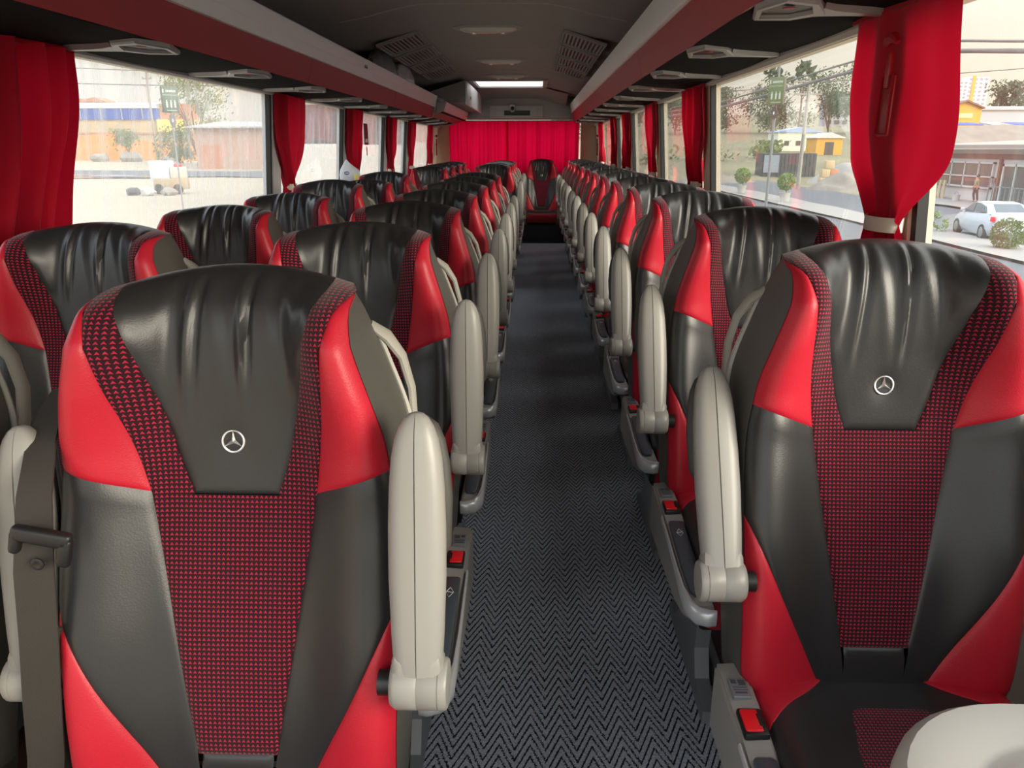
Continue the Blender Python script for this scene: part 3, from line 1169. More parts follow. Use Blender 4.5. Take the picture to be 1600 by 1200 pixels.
CU = {}
mb = MB()
us = np.r_[-1, -.98, -.94, np.linspace(-.88, .88, 20), .94, .98, 1] * .24
qs = np.linspace(-.02, .60, 30)
U_, Q_ = np.meshgrid(us, qs)
G = cushP(U_, Q_)
mb.grid(G[::-1])
for sd in (-1, 1):
    f = cushP(np.full(30, sd * .24), qs)
    k = np.array([0, 1])
    S2 = np.stack([f, np.stack([f[:, 0] + sd * .002, f[:, 1] * .97, np.full(30, .300)], -1)], 1)
    mb.grid(S2, flip=sd < 0)
mb.grid(np.stack([np.stack([us, 0 * us + .02, cushP(us, 0 * us - .02)[:, 2]], -1), np.stack([us, 0 * us + .02, 0 * us + .30], -1)]))
mb.grid(np.array([[(-.24, .02, .30), (.24, .02, .30)], [(-.24, -.445, .30), (.24, -.445, .30)]]), flip=True)
CU['seat_cushion'] = mb.mesh('seat_cushion', M_black, 50, recalc=True)
mb = MB()
qs2 = np.linspace(.085, .425, 16)
patch(mb, np.stack([-np.interp(qs2, [.085, .2, .425], [.068, .104, .150]), qs2], -1)[::-1], np.stack([np.interp(qs2, [.085, .2, .425], [.068, .104, .150]), qs2], -1)[::-1], 9, groove=.003, P=cushP_over(.0022))
CU['cushion_insert'] = mb.mesh('cushion_insert', M_fab, 60)


def corner(side):
    Lc = curve([(-.237, .0), (-.236, .15)], 12)
    Rc = smooth_curve([(-.075, .0), (-.120, .045), (-.185, .100), (-.236, .15)], 12)
    mb = MB()
    if side < 0:
        patch(mb, Lc[::-1], Rc[::-1], 6, groove=.002, P=cushP_over(.0022))
    else:
        patch(mb, mir(Rc)[::-1], mir(Lc)[::-1], 6, groove=.002, P=cushP_over(.0022))
    return mb.mesh('cushion_corner', M_red, 60)


for sd in (-1, 1):
    CU['cushion_corner', sd] = corner(sd)
mb = MB()
qs3 = np.linspace(.468, .595, 9)
patch(mb, np.stack([0 * qs3 - .225, qs3], -1)[::-1], np.stack([0 * qs3 + .225, qs3], -1)[::-1], 12, groove=.002, P=cushP_over(.0022))
CU['front_fascia'] = mb.mesh('front_fascia', mat('dark_red_fascia', rgb(150, 18, 34), .55, bump=(420, .2)), 60)


# side control panel ----------------------------------------------------
def ctrl(sg):
    out = {}
    X = lambda x: sg * x

    def sb(mb, x0, x1, *r, **k):
        a, b = sorted((X(x0), X(x1)))
        return mb.rbox(a, b, *r, **k)
    mb = MB()
    prof = [(.035, .468), (.0, .470), (-.15, .462), (-.30, .448), (-.44, .438), (-.505, .440), (-.515, .430), (-.500, .405), (-.45, .378), (-.35, .352), (-.15, .338), (.035, .335)]
    bm = bmesh.new()
    n = len(prof)
    lo = [bm.verts.new((X(.247), p[0], p[1])) for p in prof]
    hi = [bm.verts.new((X(.298), p[0], p[1] - .004)) for p in prof]
    bm.faces.new(lo)
    bm.faces.new(hi[::-1])
    for i in range(n):
        k = (i + 1) % n
        bm.faces.new((lo[i], lo[k], hi[k], hi[i]))
    bmesh.ops.recalc_face_normals(bm, faces=bm.faces[:])
    bmesh.ops.bevel(bm, geom=[e for e in bm.edges if abs(e.verts[0].co.x - e.verts[1].co.x) < .001], offset=.005, segments=2, affect='EDGES')
    mb.bm(bm)
    out['control_housing'] = mb.mesh('control_housing', M_arm, 40, recalc=True)
    mb = MB()
    sb(mb, .257, .287, -.058, -.010, .463, .472, r=.001, seg=1)
    out['label_plate'] = mb.mesh('label_plate', M_frame, 30, recalc=True)
    mb = MB()
    for (a, b, c, d) in [(.260, .272, -.030, -.016), (.275, .284, -.026, -.016), (.260, .284, -.036, -.034), (.260, .284, -.042, -.040), (.262, .282, -.050, -.046)]:
        sb(mb, a, b, c, d, .4722, .4728, r=.0002, seg=1)
    out['label_print'] = mb.mesh('label_print', M_slate, 30, recalc=True)
    mb = MB()
    sb(mb, .250, .290, -.142, -.082, .453, .4715, r=.004, seg=2)
    out['button_surround'] = mb.mesh('button_surround', M_dark, 40, recalc=True)
    mb = MB()
    sb(mb, .259, .287, -.136, -.088, .458, .4745, r=.003, seg=2)
    sb(mb, .281, .2885, -.130, -.094, .462, .4755, r=.0005, seg=1) if False else None
    out['release_button'] = mb.mesh('release_button', M_button, 40, recalc=True)
    mb = MB()
    a_, b_ = sorted((X(.256), X(.2635)))
    mb.rbox(a_, b_, -.127, -.099, .466, .4752, .0008, 1)
    out['button_slot'] = mb.mesh('button_slot', M_dark, 40, recalc=True)
    mb = MB()
    rings = []
    for (y, z, w) in [(-.178, .462, .014), (-.185, .465, .0175), (-.30, .456, .0185), (-.40, .447, .0185), (-.455, .445, .016), (-.472, .444, .009)]:
        cx = .271
        rings.append([(X(cx - w), y, z - .012), (X(cx - w), y, z - .002), (X(cx - w + .003), y, z), (X(cx + w - .003), y, z), (X(cx + w), y, z - .002), (X(cx + w), y, z - .012)])
    mb.loft(rings)
    out['recline_lever'] = mb.mesh('recline_lever', M_slate, 40, recalc=True)
    mb = MB()
    d = [(.271, -.222), (.279, -.238), (.271, -.254), (.263, -.238), (.271, -.222)]
    mb.tube([(X(x), y, .4625 + (y + .238) * .06) for x, y in d], .0008, 4)
    mb.tube([(X(.264), -.236, .463), (X(.278), -.240, .463)], .0008, 4)
    out['lever_symbol'] = mb.mesh('lever_symbol', M_print, 40, recalc=True)
    mb = MB()
    # bright lip that sweeps along the outer edge and curls round the nose
    lp = [(.300, -.15, .456, .003, .006), (.301, -.25, .450, .0035, .008), (.302, -.36, .440, .004, .011), (.301, -.44, .430, .006, .017), (.296, -.49, .424, .011, .021), (.282, -.520, .424, .014, .021), (.262, -.532, .426, .013, .020), (.248, -.534, .428, .008, .018)]
    rings = []
    for i, (x, y, z, a, b) in enumerate(lp):
        q, o = lp[min(i + 1, len(lp) - 1)], lp[max(0, i - 1)]
        d = Vector((X(q[0]) - X(o[0]), q[1] - o[1], 0)).normalized()
        nrm = Vector((d.y, -d.x, 0))
        rings.append([Vector((X(x), y, z)) + nrm * math.cos(2 * PI * k / 10) * a + Vector((0, 0, 1)) * math.sin(2 * PI * k / 10) * b for k in range(10)])
    mb.loft(rings)
    out['chrome_lip'] = mb.mesh('chrome_lip', M_metal, 50, recalc=True)
    # leg: tapering plate with a foot
    return out


CTRL = {s: ctrl(s) for s in (1, -1)}


def leg_mesh(side):
    mb = MB()
    x = side * .165
    prof = [(.06, .0), (.06, .035), (-.02, .05), (-.09, .12), (-.11, .30), (-.30, .30), (-.27, .12), (-.30, .05), (-.40, .035), (-.40, 0)]
    mb.prism(prof, 'X', x - .018, x + .018)
    return mb.mesh('leg', M_frame, 30, recalc=True)


LEG = {s: leg_mesh(s) for s in (-1, 1)}
mb = MB()
mb.rbox(-.23, .23, -.42, .0, .275, .312, .008, 2)
CU['seat_pan'] = mb.mesh('seat_pan', M_dark, 40, recalc=True)


def put(name, me, parent, loc=None, rot=None):
    return link(name, me, parent, loc, rot)


def make_seat(x, y, sg, recline, arm_rec, label, group, inner_arm=False, arms=True, arm_x=.275, hz_z=.43, ctrl_dx=.018, ctrl_on=True, name='coach_seat'):
    """sg: +1 when the aisle lies towards +x of the seat, -1 when towards -x"""
    t = thing(name, label, 'seat', (x, y, 0), group)
    hz = (0, 0, hz_z)
    rr = (-math.radians(recline), 0, 0)
    for k in ('headrest_panel', 'fabric_panel', 'base_panel', 'side_gusset', 'back_shell'):
        put(k, BACK[k], t, hz, rr)
    for k in ('upper_wing', 'middle_side_panel', 'lower_side_panel', 'shell_trim'):
        for sd in (-1, 1):
            put(k, BACK[k, sd], t, hz, rr)
    M = Matrix.Rotation(rr[0], 4, 'X')
    e = M @ Vector((0, _ey - .002, .513))
    em = put('emblem', BACK['emblem'], t, (e.x, e.y, e.z + hz_z), rr)
    put('emblem_disc', BACK['emblem_disc'], em, (0, .001, 0))
    put('grab_handle', HANDLE[sg], t, tuple(Matrix.Rotation(rr[0], 4, 'X') @ Vector((-sg * .030, -.010, -.014)) + Vector(hz)), rr)
    for k in ('seat_cushion', 'cushion_insert', 'front_fascia', 'seat_pan'):
        put(k, CU[k], t).scale.x = .915
    for sd in (-1, 1):
        put('cushion_corner', CU['cushion_corner', sd], t).scale.x = .915
        put('leg', LEG[sd], t)
    sides = ([(sg, True)] if arms else []) + ([(-sg, False)] if inner_arm else [])
    for s_, outer in sides:
        a = put('armrest', ARM, t, (s_ * (arm_x if outer else .279), (-.045 if outer else .004), (.648 if outer else .605)), (-math.radians(arm_rec), 0, 0))
        put('underside_pad', PADM[s_], a)
        put('hinge_hub', HUBM[s_], a)
        put('hinge_pin', PINM[s_], a)
    if ctrl_on:
        h = put('control_housing', CTRL[sg]['control_housing'], t, (-sg * ctrl_dx, -.030, -.018))
        for k in ('label_plate', 'label_print', 'button_surround', 'release_button', 'button_slot', 'recline_lever', 'lever_symbol', 'chrome_lip'):
            put(k, CTRL[sg][k], h)
    return t


ORD = ['first', 'second', 'third', 'fourth', 'fifth', 'sixth', 'seventh', 'eighth', 'ninth', 'tenth', 'eleventh', 'twelfth', 'thirteenth']
# single seats along the right wall
for i in range(13):
    rec = [11, 11, 10.5, 11.5, 12, 11, 11.5, 11, 12, 11, 10.5, 11, 11][i]
    lb = f'black and red leather single seat beside the right windows, {ORD[i]} from the front'
    if i == 0:
        lb = 'large black and red leather seat at lower right, its cushion and front corner in view'
    make_seat(.597, 1.135 + .758 * i, -1, rec, [32, 27, 26, 25, 25][min(i, 4)], lb, 'single seats along the right windows', arm_x=.284, hz_z=.440, ctrl_dx=.030)
# aisle seats of the left pairs
LY = [.874 + .749 * i for i in range(7)] + [7.72 + .755 * i for i in range(4)]
AISLE = []
for i, y in enumerate(LY):
    rec = [11, 14, 14, 14, 13.5, 14, 13.5, 9, 10, 11, 11][i]
    lb = f'black and red leather seat on the left side of the aisle, {ORD[i]} from the front'
    if i == 0:
        lb = 'nearest black and red leather seat at lower left with a belt hanging beside it'
    if i == 7:
        lb = 'left aisle seat just behind the gap in the left row, its upper wing fully visible'
    AISLE.append(make_seat(-.424, y, 1, rec, 11 if i != 1 else 6, lb, 'aisle seats of the left pairs', inner_arm=True))
for i, y in enumerate(LY):
    rec = [15, 15, 18, 18, 11, 19, 12, 16, 15, 15, 15][i]
    lb = f'black and red leather seat beside the left windows, {ORD[i]} from the front'
    if i == 0:
        lb = 'seat at the left picture edge of which only an armrest and grab handle show'
    make_seat(-1.075, y, 1, rec, 12, lb, 'window seats of the left pairs', arm_x=.282)
make_seat(.092, 11.42, 1, 11, 10, 'lone centre seat at the far end of the aisle against the crimson curtain', None, arms=False, ctrl_on=False, name='rear_bench_seat')

# seat belt of the nearest left seat
t = AISLE[0]
def ribbon(mb, pts, wv, th=.0016):
    """flat strap: pts centre line, wv half-width vectors"""
    L = []
    n = len(pts)
    rings = []
    for i, (p, w) in enumerate(zip(pts, wv)):
        p, w = Vector(p), Vector(w)
        d = (Vector(pts[min(i + 1, n - 1)]) - Vector(pts[max(i - 1, 0)])).normalized()
        nn = d.cross(w).normalized() * th
        rings.append([p - w - nn, p + w - nn, p + w + nn, p - w + nn])
    return mb.loft(rings)
bx, by = t.location.x, t.location.y
def bl(x, y, z):
    return (x - bx, y - by, z)
mb = MB()
pts = [bl(-.705, 1.05, .985), bl(-.690, .99, .972), bl(-.668, .925, .945), bl(-.650, .868, .895), bl(-.652, .842, .80), bl(-.662, .838, .70), bl(-.675, .835, .60), bl(-.690, .838, .50), bl(-.715, .845, .40), bl(-.735, .86, .25)]
wv = [Vector((.018, 0, .004)), Vector((.018, 0, .004)), Vector((.021, 0, .003)), Vector((.024, 0, .002))] + [Vector((.0245, .004, 0))] * 4 + [Vector((.022, .008, 0)), Vector((.018, .014, 0))]
ribbon(mb, pts, wv)
pts2 = [bl(-.664, .852, .70), bl(-.668, .860, .65), bl(-.672, .868, .58), bl(-.685, .870, .46), bl(-.700, .872, .34), bl(-.72, .876, .22)]
ribbon(mb, pts2, [Vector((.018, .012, 0))] * 4 + [Vector((.014, .016, 0))] * 2)
belt = mb.build('seat_belt', M_belt, t, 50)
mb = MB()
mb.rbox(-.037, .037, -.008, .008, .004, .026, .006, 3)
mb.rbox(.020, .038, -.008, .008, -.022, .020, .006, 3)
mb.rbox(-.038, -.024, -.008, .008, -.014, .020, .006, 3)
mb.build('buckle_tongue', M_dark, belt, 50, loc=bl(-.628, .832, .842), rot=(0, math.radians(14), math.radians(6)))
mb = MB()
mb.lathe([(.0085, 0), (.0085, .002), (.006, .0032), (.004, .0025), (.001, .0022)], 'Y', seg=18)
mb.v = [(x, -y, z) for x, y, z in mb.v]
mb.build('belt_stud', M_dark, belt, 50, loc=bl(-.640, .8365, .815))

# ------------------------------------------------------------------ rear bulkhead fittings
for k, (x, w, h, z) in enumerate(((-.095, .022, .018, .002), (-.055, .020, .018, .002), (-.018, .016, .014, .001), (.025, .018, .018, .003), (.062, .016, .020, .004), (.098, .020, .018, .003), (.128, .010, .016, .003))):
    mb = MB(); mb.rbox(x - w / 2 - .02, x + w / 2 - .02, -.0085, -.0055, z - h / 2, z + h / 2, .001, 1)
    mb.build('lettering', M_unit, t)
t = thing('rear_camera', 'small grey camera with a black eye above the rear sign plate', 'camera', (-.335, 11.385, 1.868))
mb = MB()
mb.loft([[(x * s, y, z * s - .01) for x, z in ((-.05, .05), (-.04, .065), (.04, .065), (.05, .05), (.038, -.04), (.02, -.055), (-.02, -.055), (-.038, -.04))] for (s, y) in ((1, .010), (1, -.015), (.82, -.05))])
mb.build('housing', M_unit, t, 30)
mb = MB(); mb.lathe([(.027, .050), (.024, .056), (.012, .062), (.001, .063)], 'Y', seg=16)
mb.v = [(x, -y, z - .012) for x, y, z in mb.v]
mb.build('lens', M_dark, t, 40)

# ------------------------------------------------------------------ curtains
def curtain(label, sg, xw, ya, yb, ztop, tie_y, tie_z, seed, m, lean=.08, bulge=.0, tie_w=.07, pleats=6, amp=.022, tail=.13, off=.035, group=None, strap=True, gs=.42):
    rnd = random.Random(seed)
    t = thing('window_curtain', label, 'curtain', (xw, (ya + yb) / 2, ztop), group)
    oy = (ya + yb) / 2
    ph = [rnd.uniform(0, 6.28) for _ in range(4)]
    n, mm = 30, 56
    zb = tie_z
    def P(s, k):
        z = ztop + (zb - ztop) * k
        g = sstep(gs, 1.06, k) ** 1.1                      # gathering towards the tie
        w0 = (ya + (yb - ya) * s)
        w1 = tie_y + (s - .5) * tie_w
        swell = bulge * math.sin(PI * min(1, k * 1.0)) * (s - .5) * 2
        y = w0 * (1 - g) + w1 * g + swell
        a = amp * (1 + .9 * g * (1 - .3 * g)) * (.55 + .45 * math.sin(s * 3.1 + ph[3]))
        x = a * (math.sin(2 * PI * pleats * s + ph[0] + .5 * math.sin(3 * k + ph[1])) + .5 * math.sin(2 * PI * pleats * .53 * s + ph[2] + .8 * k))
        x += .010 * math.sin(9 * k + 5 * s + ph[1]) * k
        lx = -sg * off + sg * x - sg * lean * (1 - k) * 0 + (xw_at(z) - xw)
        return (lx, y - oy, z - ztop)
    def xw_at(z):
        return (xr(z) if sg > 0 else xl(z))
    base = xw_at(ztop)
    t.location.x = xw = base
    G = np.array([[P(s, k) for s in np.linspace(0, 1, mm)] for k in np.linspace(0, 1, n)])
    mb = MB(); mb.grid(G)
    # tail below the tie
    G2 = []
    for q in np.linspace(0, 1, 7):
        row = []
        for j, s in enumerate(np.linspace(0, 1, mm)):
            p = G[-1, j].copy()
            p[1] = (p[1] - (tie_y - oy)) * (1 + 1.1 * q) + (tie_y - oy)
            p[2] -= tail * q
            p[0] += sg * .012 * q
            row.append(p)
        G2.append(row)
    mb.grid(np.array(G2))
    mb.build('cloth', m, t, 80, recalc=False)
    mb = MB()
    mb.box(-sg * off - .004, -sg * off + .004, ya - oy, yb - oy, -.005, .012)
    mb.build('hem_tape', m, t)
    if strap:
        mb = MB()
        cx, cy, cz = G[-1, :, 0].mean(), tie_y - oy, zb - ztop
        rings = []
        for k in range(17):
            a = 2 * PI * k / 16
            c, s_ = math.cos(a), math.sin(a)
            rx, ry = .034, tie_w * .56
            rings.append([(cx + c * rx, cy + s_ * ry, cz - .018), (cx + c * (rx + .004), cy + s_ * (ry + .004), cz - .018), (cx + c * (rx + .004), cy + s_ * (ry + .004), cz + .018), (cx + c * rx, cy + s_ * ry, cz + .018)])
        mb.loft(rings, cap=False)
        mb.build('tie_band', M_strap, t, 50)
    return t

curtain('big red curtain with a pale tie band and a hammer at the nearest right window', 1, .9, 1.70, 2.23, 1.645, 1.98, 1.145, 3, M_curt, tie_w=.13, pleats=4, amp=.016, bulge=.02, off=.05, gs=.66)
rc = [(4.17, 4.68), (5.82, 6.32), (7.49, 7.98), (8.79, 9.25), (10.35, 10.85)]
for i, (a, b) in enumerate(rc):
    curtain(f'slim red curtain at the right windows, {ORD[i + 1]} from the camera', 1, .9, a, b, 1.640, a + .20, 1.13, 20 + i, M_curt, group='curtains along the right windows')
curtain('tall red curtain at the left picture edge beside the nearest left window', -1, -1.48, 1.90, 2.50, 1.615, 2.06, .96, 5, M_curt, tie_w=.42, pleats=5, amp=.042, bulge=.0, gs=.1)
lc = [(4.42, 4.98), (6.08, 6.60), (7.74, 8.25), (9.06, 9.55), (10.70, 11.12)]
for i, (a, b) in enumerate(lc):
    curtain(f'slim red curtain at the left windows, {ORD[i + 1]} from the camera', -1, -1.48, a, b, 1.617, a + .24, 1.10, 40 + i, M_curt, group='curtains along the left windows')

# rear curtain: one wide crimson drape in two halves
t = thing('rear_curtain', 'wide pleated crimson curtain across the rear window', 'curtain', (XC, 11.80, 1.70))
rnd = random.Random(11)
for (a, b) in ((-.985, -.10), (-.13, .955)):
    n = 220
    s = np.linspace(0, 1, n)
    xx = a + (b - a) * s
    wave = np.zeros(n)
    for k in range(14):
        f = rnd.uniform(14, 90)
        wave += rnd.uniform(.15, 1) * np.sin(f * (xx + 3) + rnd.uniform(0, 6.28)) / (1 + f / 40)
    wave = wave / np.abs(wave).max()
    G = np.array([[(xx[j], -.055 * wave[j] * (.6 + .5 * k) + .008 * math.sin(xx[j] * 9 + k * 3), -.74 * k) for j in range(n)] for k in np.linspace(0, 1, 12)])
    mb = MB(); mb.grid(G)
    mb.build('drape', M_rcurt, t, 80, recalc=False)
mb = MB(); mb.rbox(-.99, .96, .02, .035, -.002, .012, .003)
mb.build('curtain_rail', M_frame, t)

# ------------------------------------------------------------------ emergency hammers
M_hred = mat('hammer_red', rgb(150, 20, 28), .4)
def hammer(label, x, y, z, sg, s=1.0):
    t = thing('emergency_hammer', label, 'hammer', (x, y, z), 'emergency hammers')
    mb = MB(); mb.rbox(-.004 * s, .004 * s, -.030 * s, .030 * s, -.115 * s, .02 * s, .004 * s); mb.build('holder', M_hred, t)
    mb = MB(); mb.rbox(-.006 * s - sg * .006, .006 * s - sg * .006, -.008 * s, .008 * s, -.01 * s, .07 * s, .004 * s); mb.build('handle', M_hred, t)
    mb = MB(); mb.tube([(-sg * .008, .030 * s, .088 * s), (-sg * .010, .012 * s, .100 * s), (-sg * .010, -.012 * s, .100 * s), (-sg * .008, -.034 * s, .086 * s)], [.008 * s, .012 * s, .012 * s, .005 * s], 8); mb.build('head', M_hred, t)
    mb = MB(); mb.tube([(-sg * .006, -.028 * s, -.11 * s), (-sg * .006, -.028 * s, .018 * s), (-sg * .006, .028 * s, .018 * s), (-sg * .006, .028 * s, -.11 * s), (-sg * .006, -.028 * s, -.11 * s)], .0022 * s, 5); mb.build('bracket_wire', M_curt, t)
    return t
hammer('dark red emergency hammer in its holder over the big right curtain', .825, 1.905, 1.47, 1)
hammer('emergency hammer on the left rear corner panel', -1.475, 11.62, 1.36, -1, 1.3)
hammer('emergency hammer on the right rear corner panel', .898, 11.45, 1.36, 1, 1.3)
# dark red sticker and small tag on the third left window
mb = MB(); mb.rbox(-1.512, -1.509, 6.90, 7.06, 1.35, 1.53, .001, 1)
st = tag(mb.build('window_sticker', mat('sticker_maroon', rgb(120, 34, 40), .5)), 'small dark red sticker on the third left window pane', 'sticker')
mb = MB(); mb.rbox(-1.510, -1.508, 6.96, 6.99, 1.26, 1.335, .0005, 1); mb.build('lower_tag', MATS['sticker_maroon'], st)
mb = MB(); mb.rbox(-1.5088, -1.5080, 6.93, 7.03, 1.37, 1.40, .0003, 1); mb.build('print_band', M_print, st)

# ------------------------------------------------------------------ bags on the rack, bag at the window
def crumple(c, r, seed, sub=4, k=1.0):
    bm = bmesh.new()
    bmesh.ops.create_icosphere(bm, subdivisions=sub, radius=1)
    rnd = random.Random(seed)
    dirs = [(Vector((rnd.gauss(0, 1), rnd.gauss(0, 1), rnd.gauss(0, 1))).normalized(), rnd.uniform(3, 11), rnd.uniform(0, 6.28), rnd.uniform(.2, 1)) for _ in range(16)]
    for v in bm.verts:
        p = v.co.copy()
        f = sum(a * abs(math.sin(w * p.dot(d) + h)) for d, w, h, a in dirs) / 8 - .55
        q = p * (1 + .30 * k * f)
        v.co = Vector((c[0] + q.x * r[0], c[1] + q.y * r[1], c[2] + max(q.z, -1.08) * r[2]))
    mb = MB(); mb.bm(bm); return mb
M_film = mat('grey_plastic_film', rgb(205, 205, 206), .25, trans=.3)
M_film2 = mat('dark_plastic_film', rgb(126, 126, 128), .3, trans=.2)
M_film3 = mat('white_plastic_film', rgb(226, 228, 232), .3, trans=.5)
tag(crumple((0, 0, 0), (.08, .40, .135), 1).build('plastic_bag', M_film2, None, 60, loc=(-1.17, 6.1, 1.88)), 'dark crumpled plastic bag on the left rack below the ceiling vent', 'bag', 'bags on the left rack')
tag(crumple((0, 0, 0), (.08, .38, .13), 2, k=1.4).build('plastic_bag', M_film, None, 60, loc=(-1.165, 6.95, 1.88)), 'pale crumpled plastic bag on the left rack behind the dark bag', 'bag', 'bags on the left rack')
tag(crumple((0, 0, 0), (.10, .12, .07), 3, 3, 1.4).build('plastic_bag', M_film, None, 60, loc=(-1.12, 8.80, 1.785)), 'small pale plastic bag on the rear left rack in front of the locker', 'bag', 'bags on the left rack')
t = thing('hanging_bag', 'white plastic bag with blue oval and yellow carton hanging by a left window curtain', 'bag', (-1.405, 5.84, 1.24), None, -1.0)
mb = MB()
rings = []
for (z, w, d, o) in ((0, .006, .004, -.02), (-.02, .02, .012, -.018), (-.05, .05, .022, -.01), (-.075, .075, .03, 0), (-.11, .082, .036, 0), (-.16, .080, .036, .002), (-.185, .07, .03, .002), (-.19, .04, .015, .002)):
    rings.append([(math.cos(2 * PI * k / 20) * d * (1 + .25 * math.sin(5 * k + z * 60)), o + math.sin(2 * PI * k / 20) * w * (1 + .06 * math.sin(7 * k)), z) for k in range(20)])
mb.loft(rings); mb.build('bag_film', M_film3, t, 60)
def face_disc(nm, m, y, z, a, b, x):
    mb = MB(); mb.lathe([(1, 0), (1, .002), (.0, .0025)], 'X', seg=18)
    mb.v = [(x + p[0], y + p[1] * a, z + p[2] * b) for p in mb.v]
    return mb.build(nm, m, t)
fd = face_disc('blue_oval', mat('blue_print', rgb(30, 66, 120), .5), -.035, -.095, .020, .013, .038)
mb = MB(); mb.rbox(.0405, .0415, -.047, -.022, -.099, -.091, .0004, 1); mb.build('oval_lettering', M_print, fd)
mb = MB(); mb.rbox(.028, .044, .022, .062, -.178, -.105, .004); mb.build('yellow_carton', mat('yellow_card', rgb(232, 220, 130), .6), t)

# ------------------------------------------------------------------ pale rounded console top at the lower right
t = thing('front_console', 'pale grey rounded plastic console top at the lower right in front of the big seat', 'console', (.635, .40, 0))
def rr(hx, hy, r, z, n=10, cy=0):
    pts = []
    for (sx, sy, a0) in ((1, 1, 0), (-1, 1, 90), (-1, -1, 180), (1, -1, 270)):
        for k in range(n + 1):
            a = math.radians(a0 + 90 * k / n)
            pts.append((sx * (hx - r) + r * math.cos(a), cy + sy * (hy - r) + r * math.sin(a), z))
    return pts
zt = .765
mb = MB()
mb.loft([rr(.20, .25, .08, .10), rr(.20, .25, .08, zt - .10)])
mb.build('body', M_table, t, 40)
mb = MB()
HX, HY, RR = .300, .285, .16
mb.loft([rr(HX - .03, HY - .03, RR - .02, zt - .06), rr(HX - .005, HY - .005, RR, zt - .045), rr(HX, HY, RR, zt - .028), rr(HX - .002, HY - .002, RR, zt - .010), rr(HX - .012, HY - .012, RR - .008, zt), rr(HX - .045, HY - .045, RR - .03, zt + .001), rr(HX - .058, HY - .058, RR - .035, zt - .006), rr(HX - .066, HY - .066, RR - .04, zt - .007), rr(HX - .074, HY - .074, RR - .045, zt - .002)])
mb.build('top', M_table, t, 40)
mb = MB(); mb.rbox(-.22, .22, -.26, .26, 0, .12, .01); mb.build('plinth', M_dark, t)

# ------------------------------------------------------------------ outside: ground and roads (structure)
GZ = -2.3
def ground_z(x, y):
    l = -1.3 + .0122 * max(0, min(y, 200) - 35)
    r = GZ + .06 * max(0, min(y, 260) - 90)
    k = float(sstep(3, 12, x))
    return l * (1 - k) + r * k
M_sand = mat('pale_sand_ground', rgb(158, 147, 126), .9, noise=(.35, .16), bump=(3, .6))
M_asph = mat('grey_asphalt', rgb(82, 85, 91), .85, noise=(.8, .12))
M_kerb = mat('pale_concrete', rgb(136, 133, 128), .8, noise=(2, .08))
M_field = mat('dry_hillside', rgb(118, 112, 86), .95, noise=(.12, .3))
xs = np.r_[np.linspace(-320, -60, 14), np.linspace(-52, 64, 40), np.linspace(75, 320, 16)]
ys = np.r_[np.linspace(-60, 120, 46), np.linspace(130, 340, 16)]
rnd = random.Random(5)
def gg(x, y):
    return ground_z(x, y) + (.05 * math.sin(x * .7 + y * .31) * math.sin(y * .43) if y > 20 else 0)
mb = MB(); mb.grid(np.array([[(x, y, gg(x, y)) for x in xs if x <= 6] for y in ys]))
struct(mb.build('ground', M_sand, None, 80), 'pale sandy ground outside the left windows')
xs2 = [6.0] + [x for x in xs if x > 6.2]
mb = MB(); mb.grid(np.array([[(x, y, gg(x, y) if x > 6.1 else gg(max(v for v in xs if v <= 6), y)) for x in xs2] for y in ys]))
struct(mb.build('ground.001', M_field, None, 80), 'dry ground and hillside outside the right windows')
_hy = np.linspace(338, 860, 12)
mb = MB(); mb.grid(np.array([[(x, y, 7.9 + (33 - 7.9) * float(sstep(338, 790, y)) * float(sstep(-100, 250, x)) - .3) for x in np.linspace(-320, 620, 20)] for y in _hy]))
struct(mb.build('hill', M_field, None, 80), 'far hill carrying the apartment towers')
def strip(nm, m, x0, x1, y0, y1, lift, n=30, label=None, skew=0):
    mb = MB()
    G = []
    for y in np.linspace(y0, y1, n):
        G.append([(x + skew * (y - y0), y, (gg(x + skew * (y - y0), y) if x > 11 else max(GZ, gg(x + skew * (y - y0), y))) + lift + .06) for x in np.linspace(x0, x1, 5)])
    mb.grid(np.array(G))
    o = mb.build(nm, m, None, 80)
    return struct(o, label)
strip('road', M_asph, 7.5, 15.6, -40, 88, .0, label='near carriageway outside the right windows')
strip('road.001', M_asph, 18.2, 25.4, -40, 88, .0, label='far carriageway outside the right windows')
strip('kerb', M_kerb, 15.6, 18.2, -40, 80, .10, label='planted median between the carriageways')
strip('sidewalk', M_kerb, 25.4, 32.5, -40, 62, .12, label='pale pavement in front of the cafe')
# grey track across the sandy lot on the left
mb = MB()
G = []
for k in np.linspace(0, 1, 24):
    x = -75 + 68 * k
    y = 72 - 8 * k
    G.append([(x, y + w, gg(x, y + w) + .07) for w in (-5, -2, 2, 5)])
mb.grid(np.array(G))
struct(mb.build('road.002', M_asph, None, 80), 'grey track crossing the sandy lot')
def blob_plane(nm, m, c, rx, ry, rot, seed, lift):
    r = random.Random(seed)
    n = 40
    ph = [r.uniform(0, 6.28) for _ in range(4)]
    v = [(c[0], c[1], gg(*c) + lift)]
    for k in range(n):
        a = 2 * PI * k / n
        q = 1 + .18 * math.sin(3 * a + ph[0]) + .1 * math.sin(5 * a + ph[1])
        px, py = math.cos(a) * rx * q, math.sin(a) * ry * q
        x = c[0] + px * math.cos(rot) - py * math.sin(rot)
        y = c[1] + px * math.sin(rot) + py * math.cos(rot)
        v.append((x, y, gg(x, y) + lift))
    mb = MB(); mb.add(v, [(0, 1 + k, 1 + (k + 1) % n) for k in range(n)])
    return mb.build(nm, m, None, 80)
M_pud = mat('wet_puddle', rgb(120, 110, 90), .05, spec=1.0)
tag(blob_plane('puddle', M_pud, (-40, 61), 9, 3.2, -.1, 4, .10), 'shallow puddle on the sandy lot left of the white cart', 'puddle')

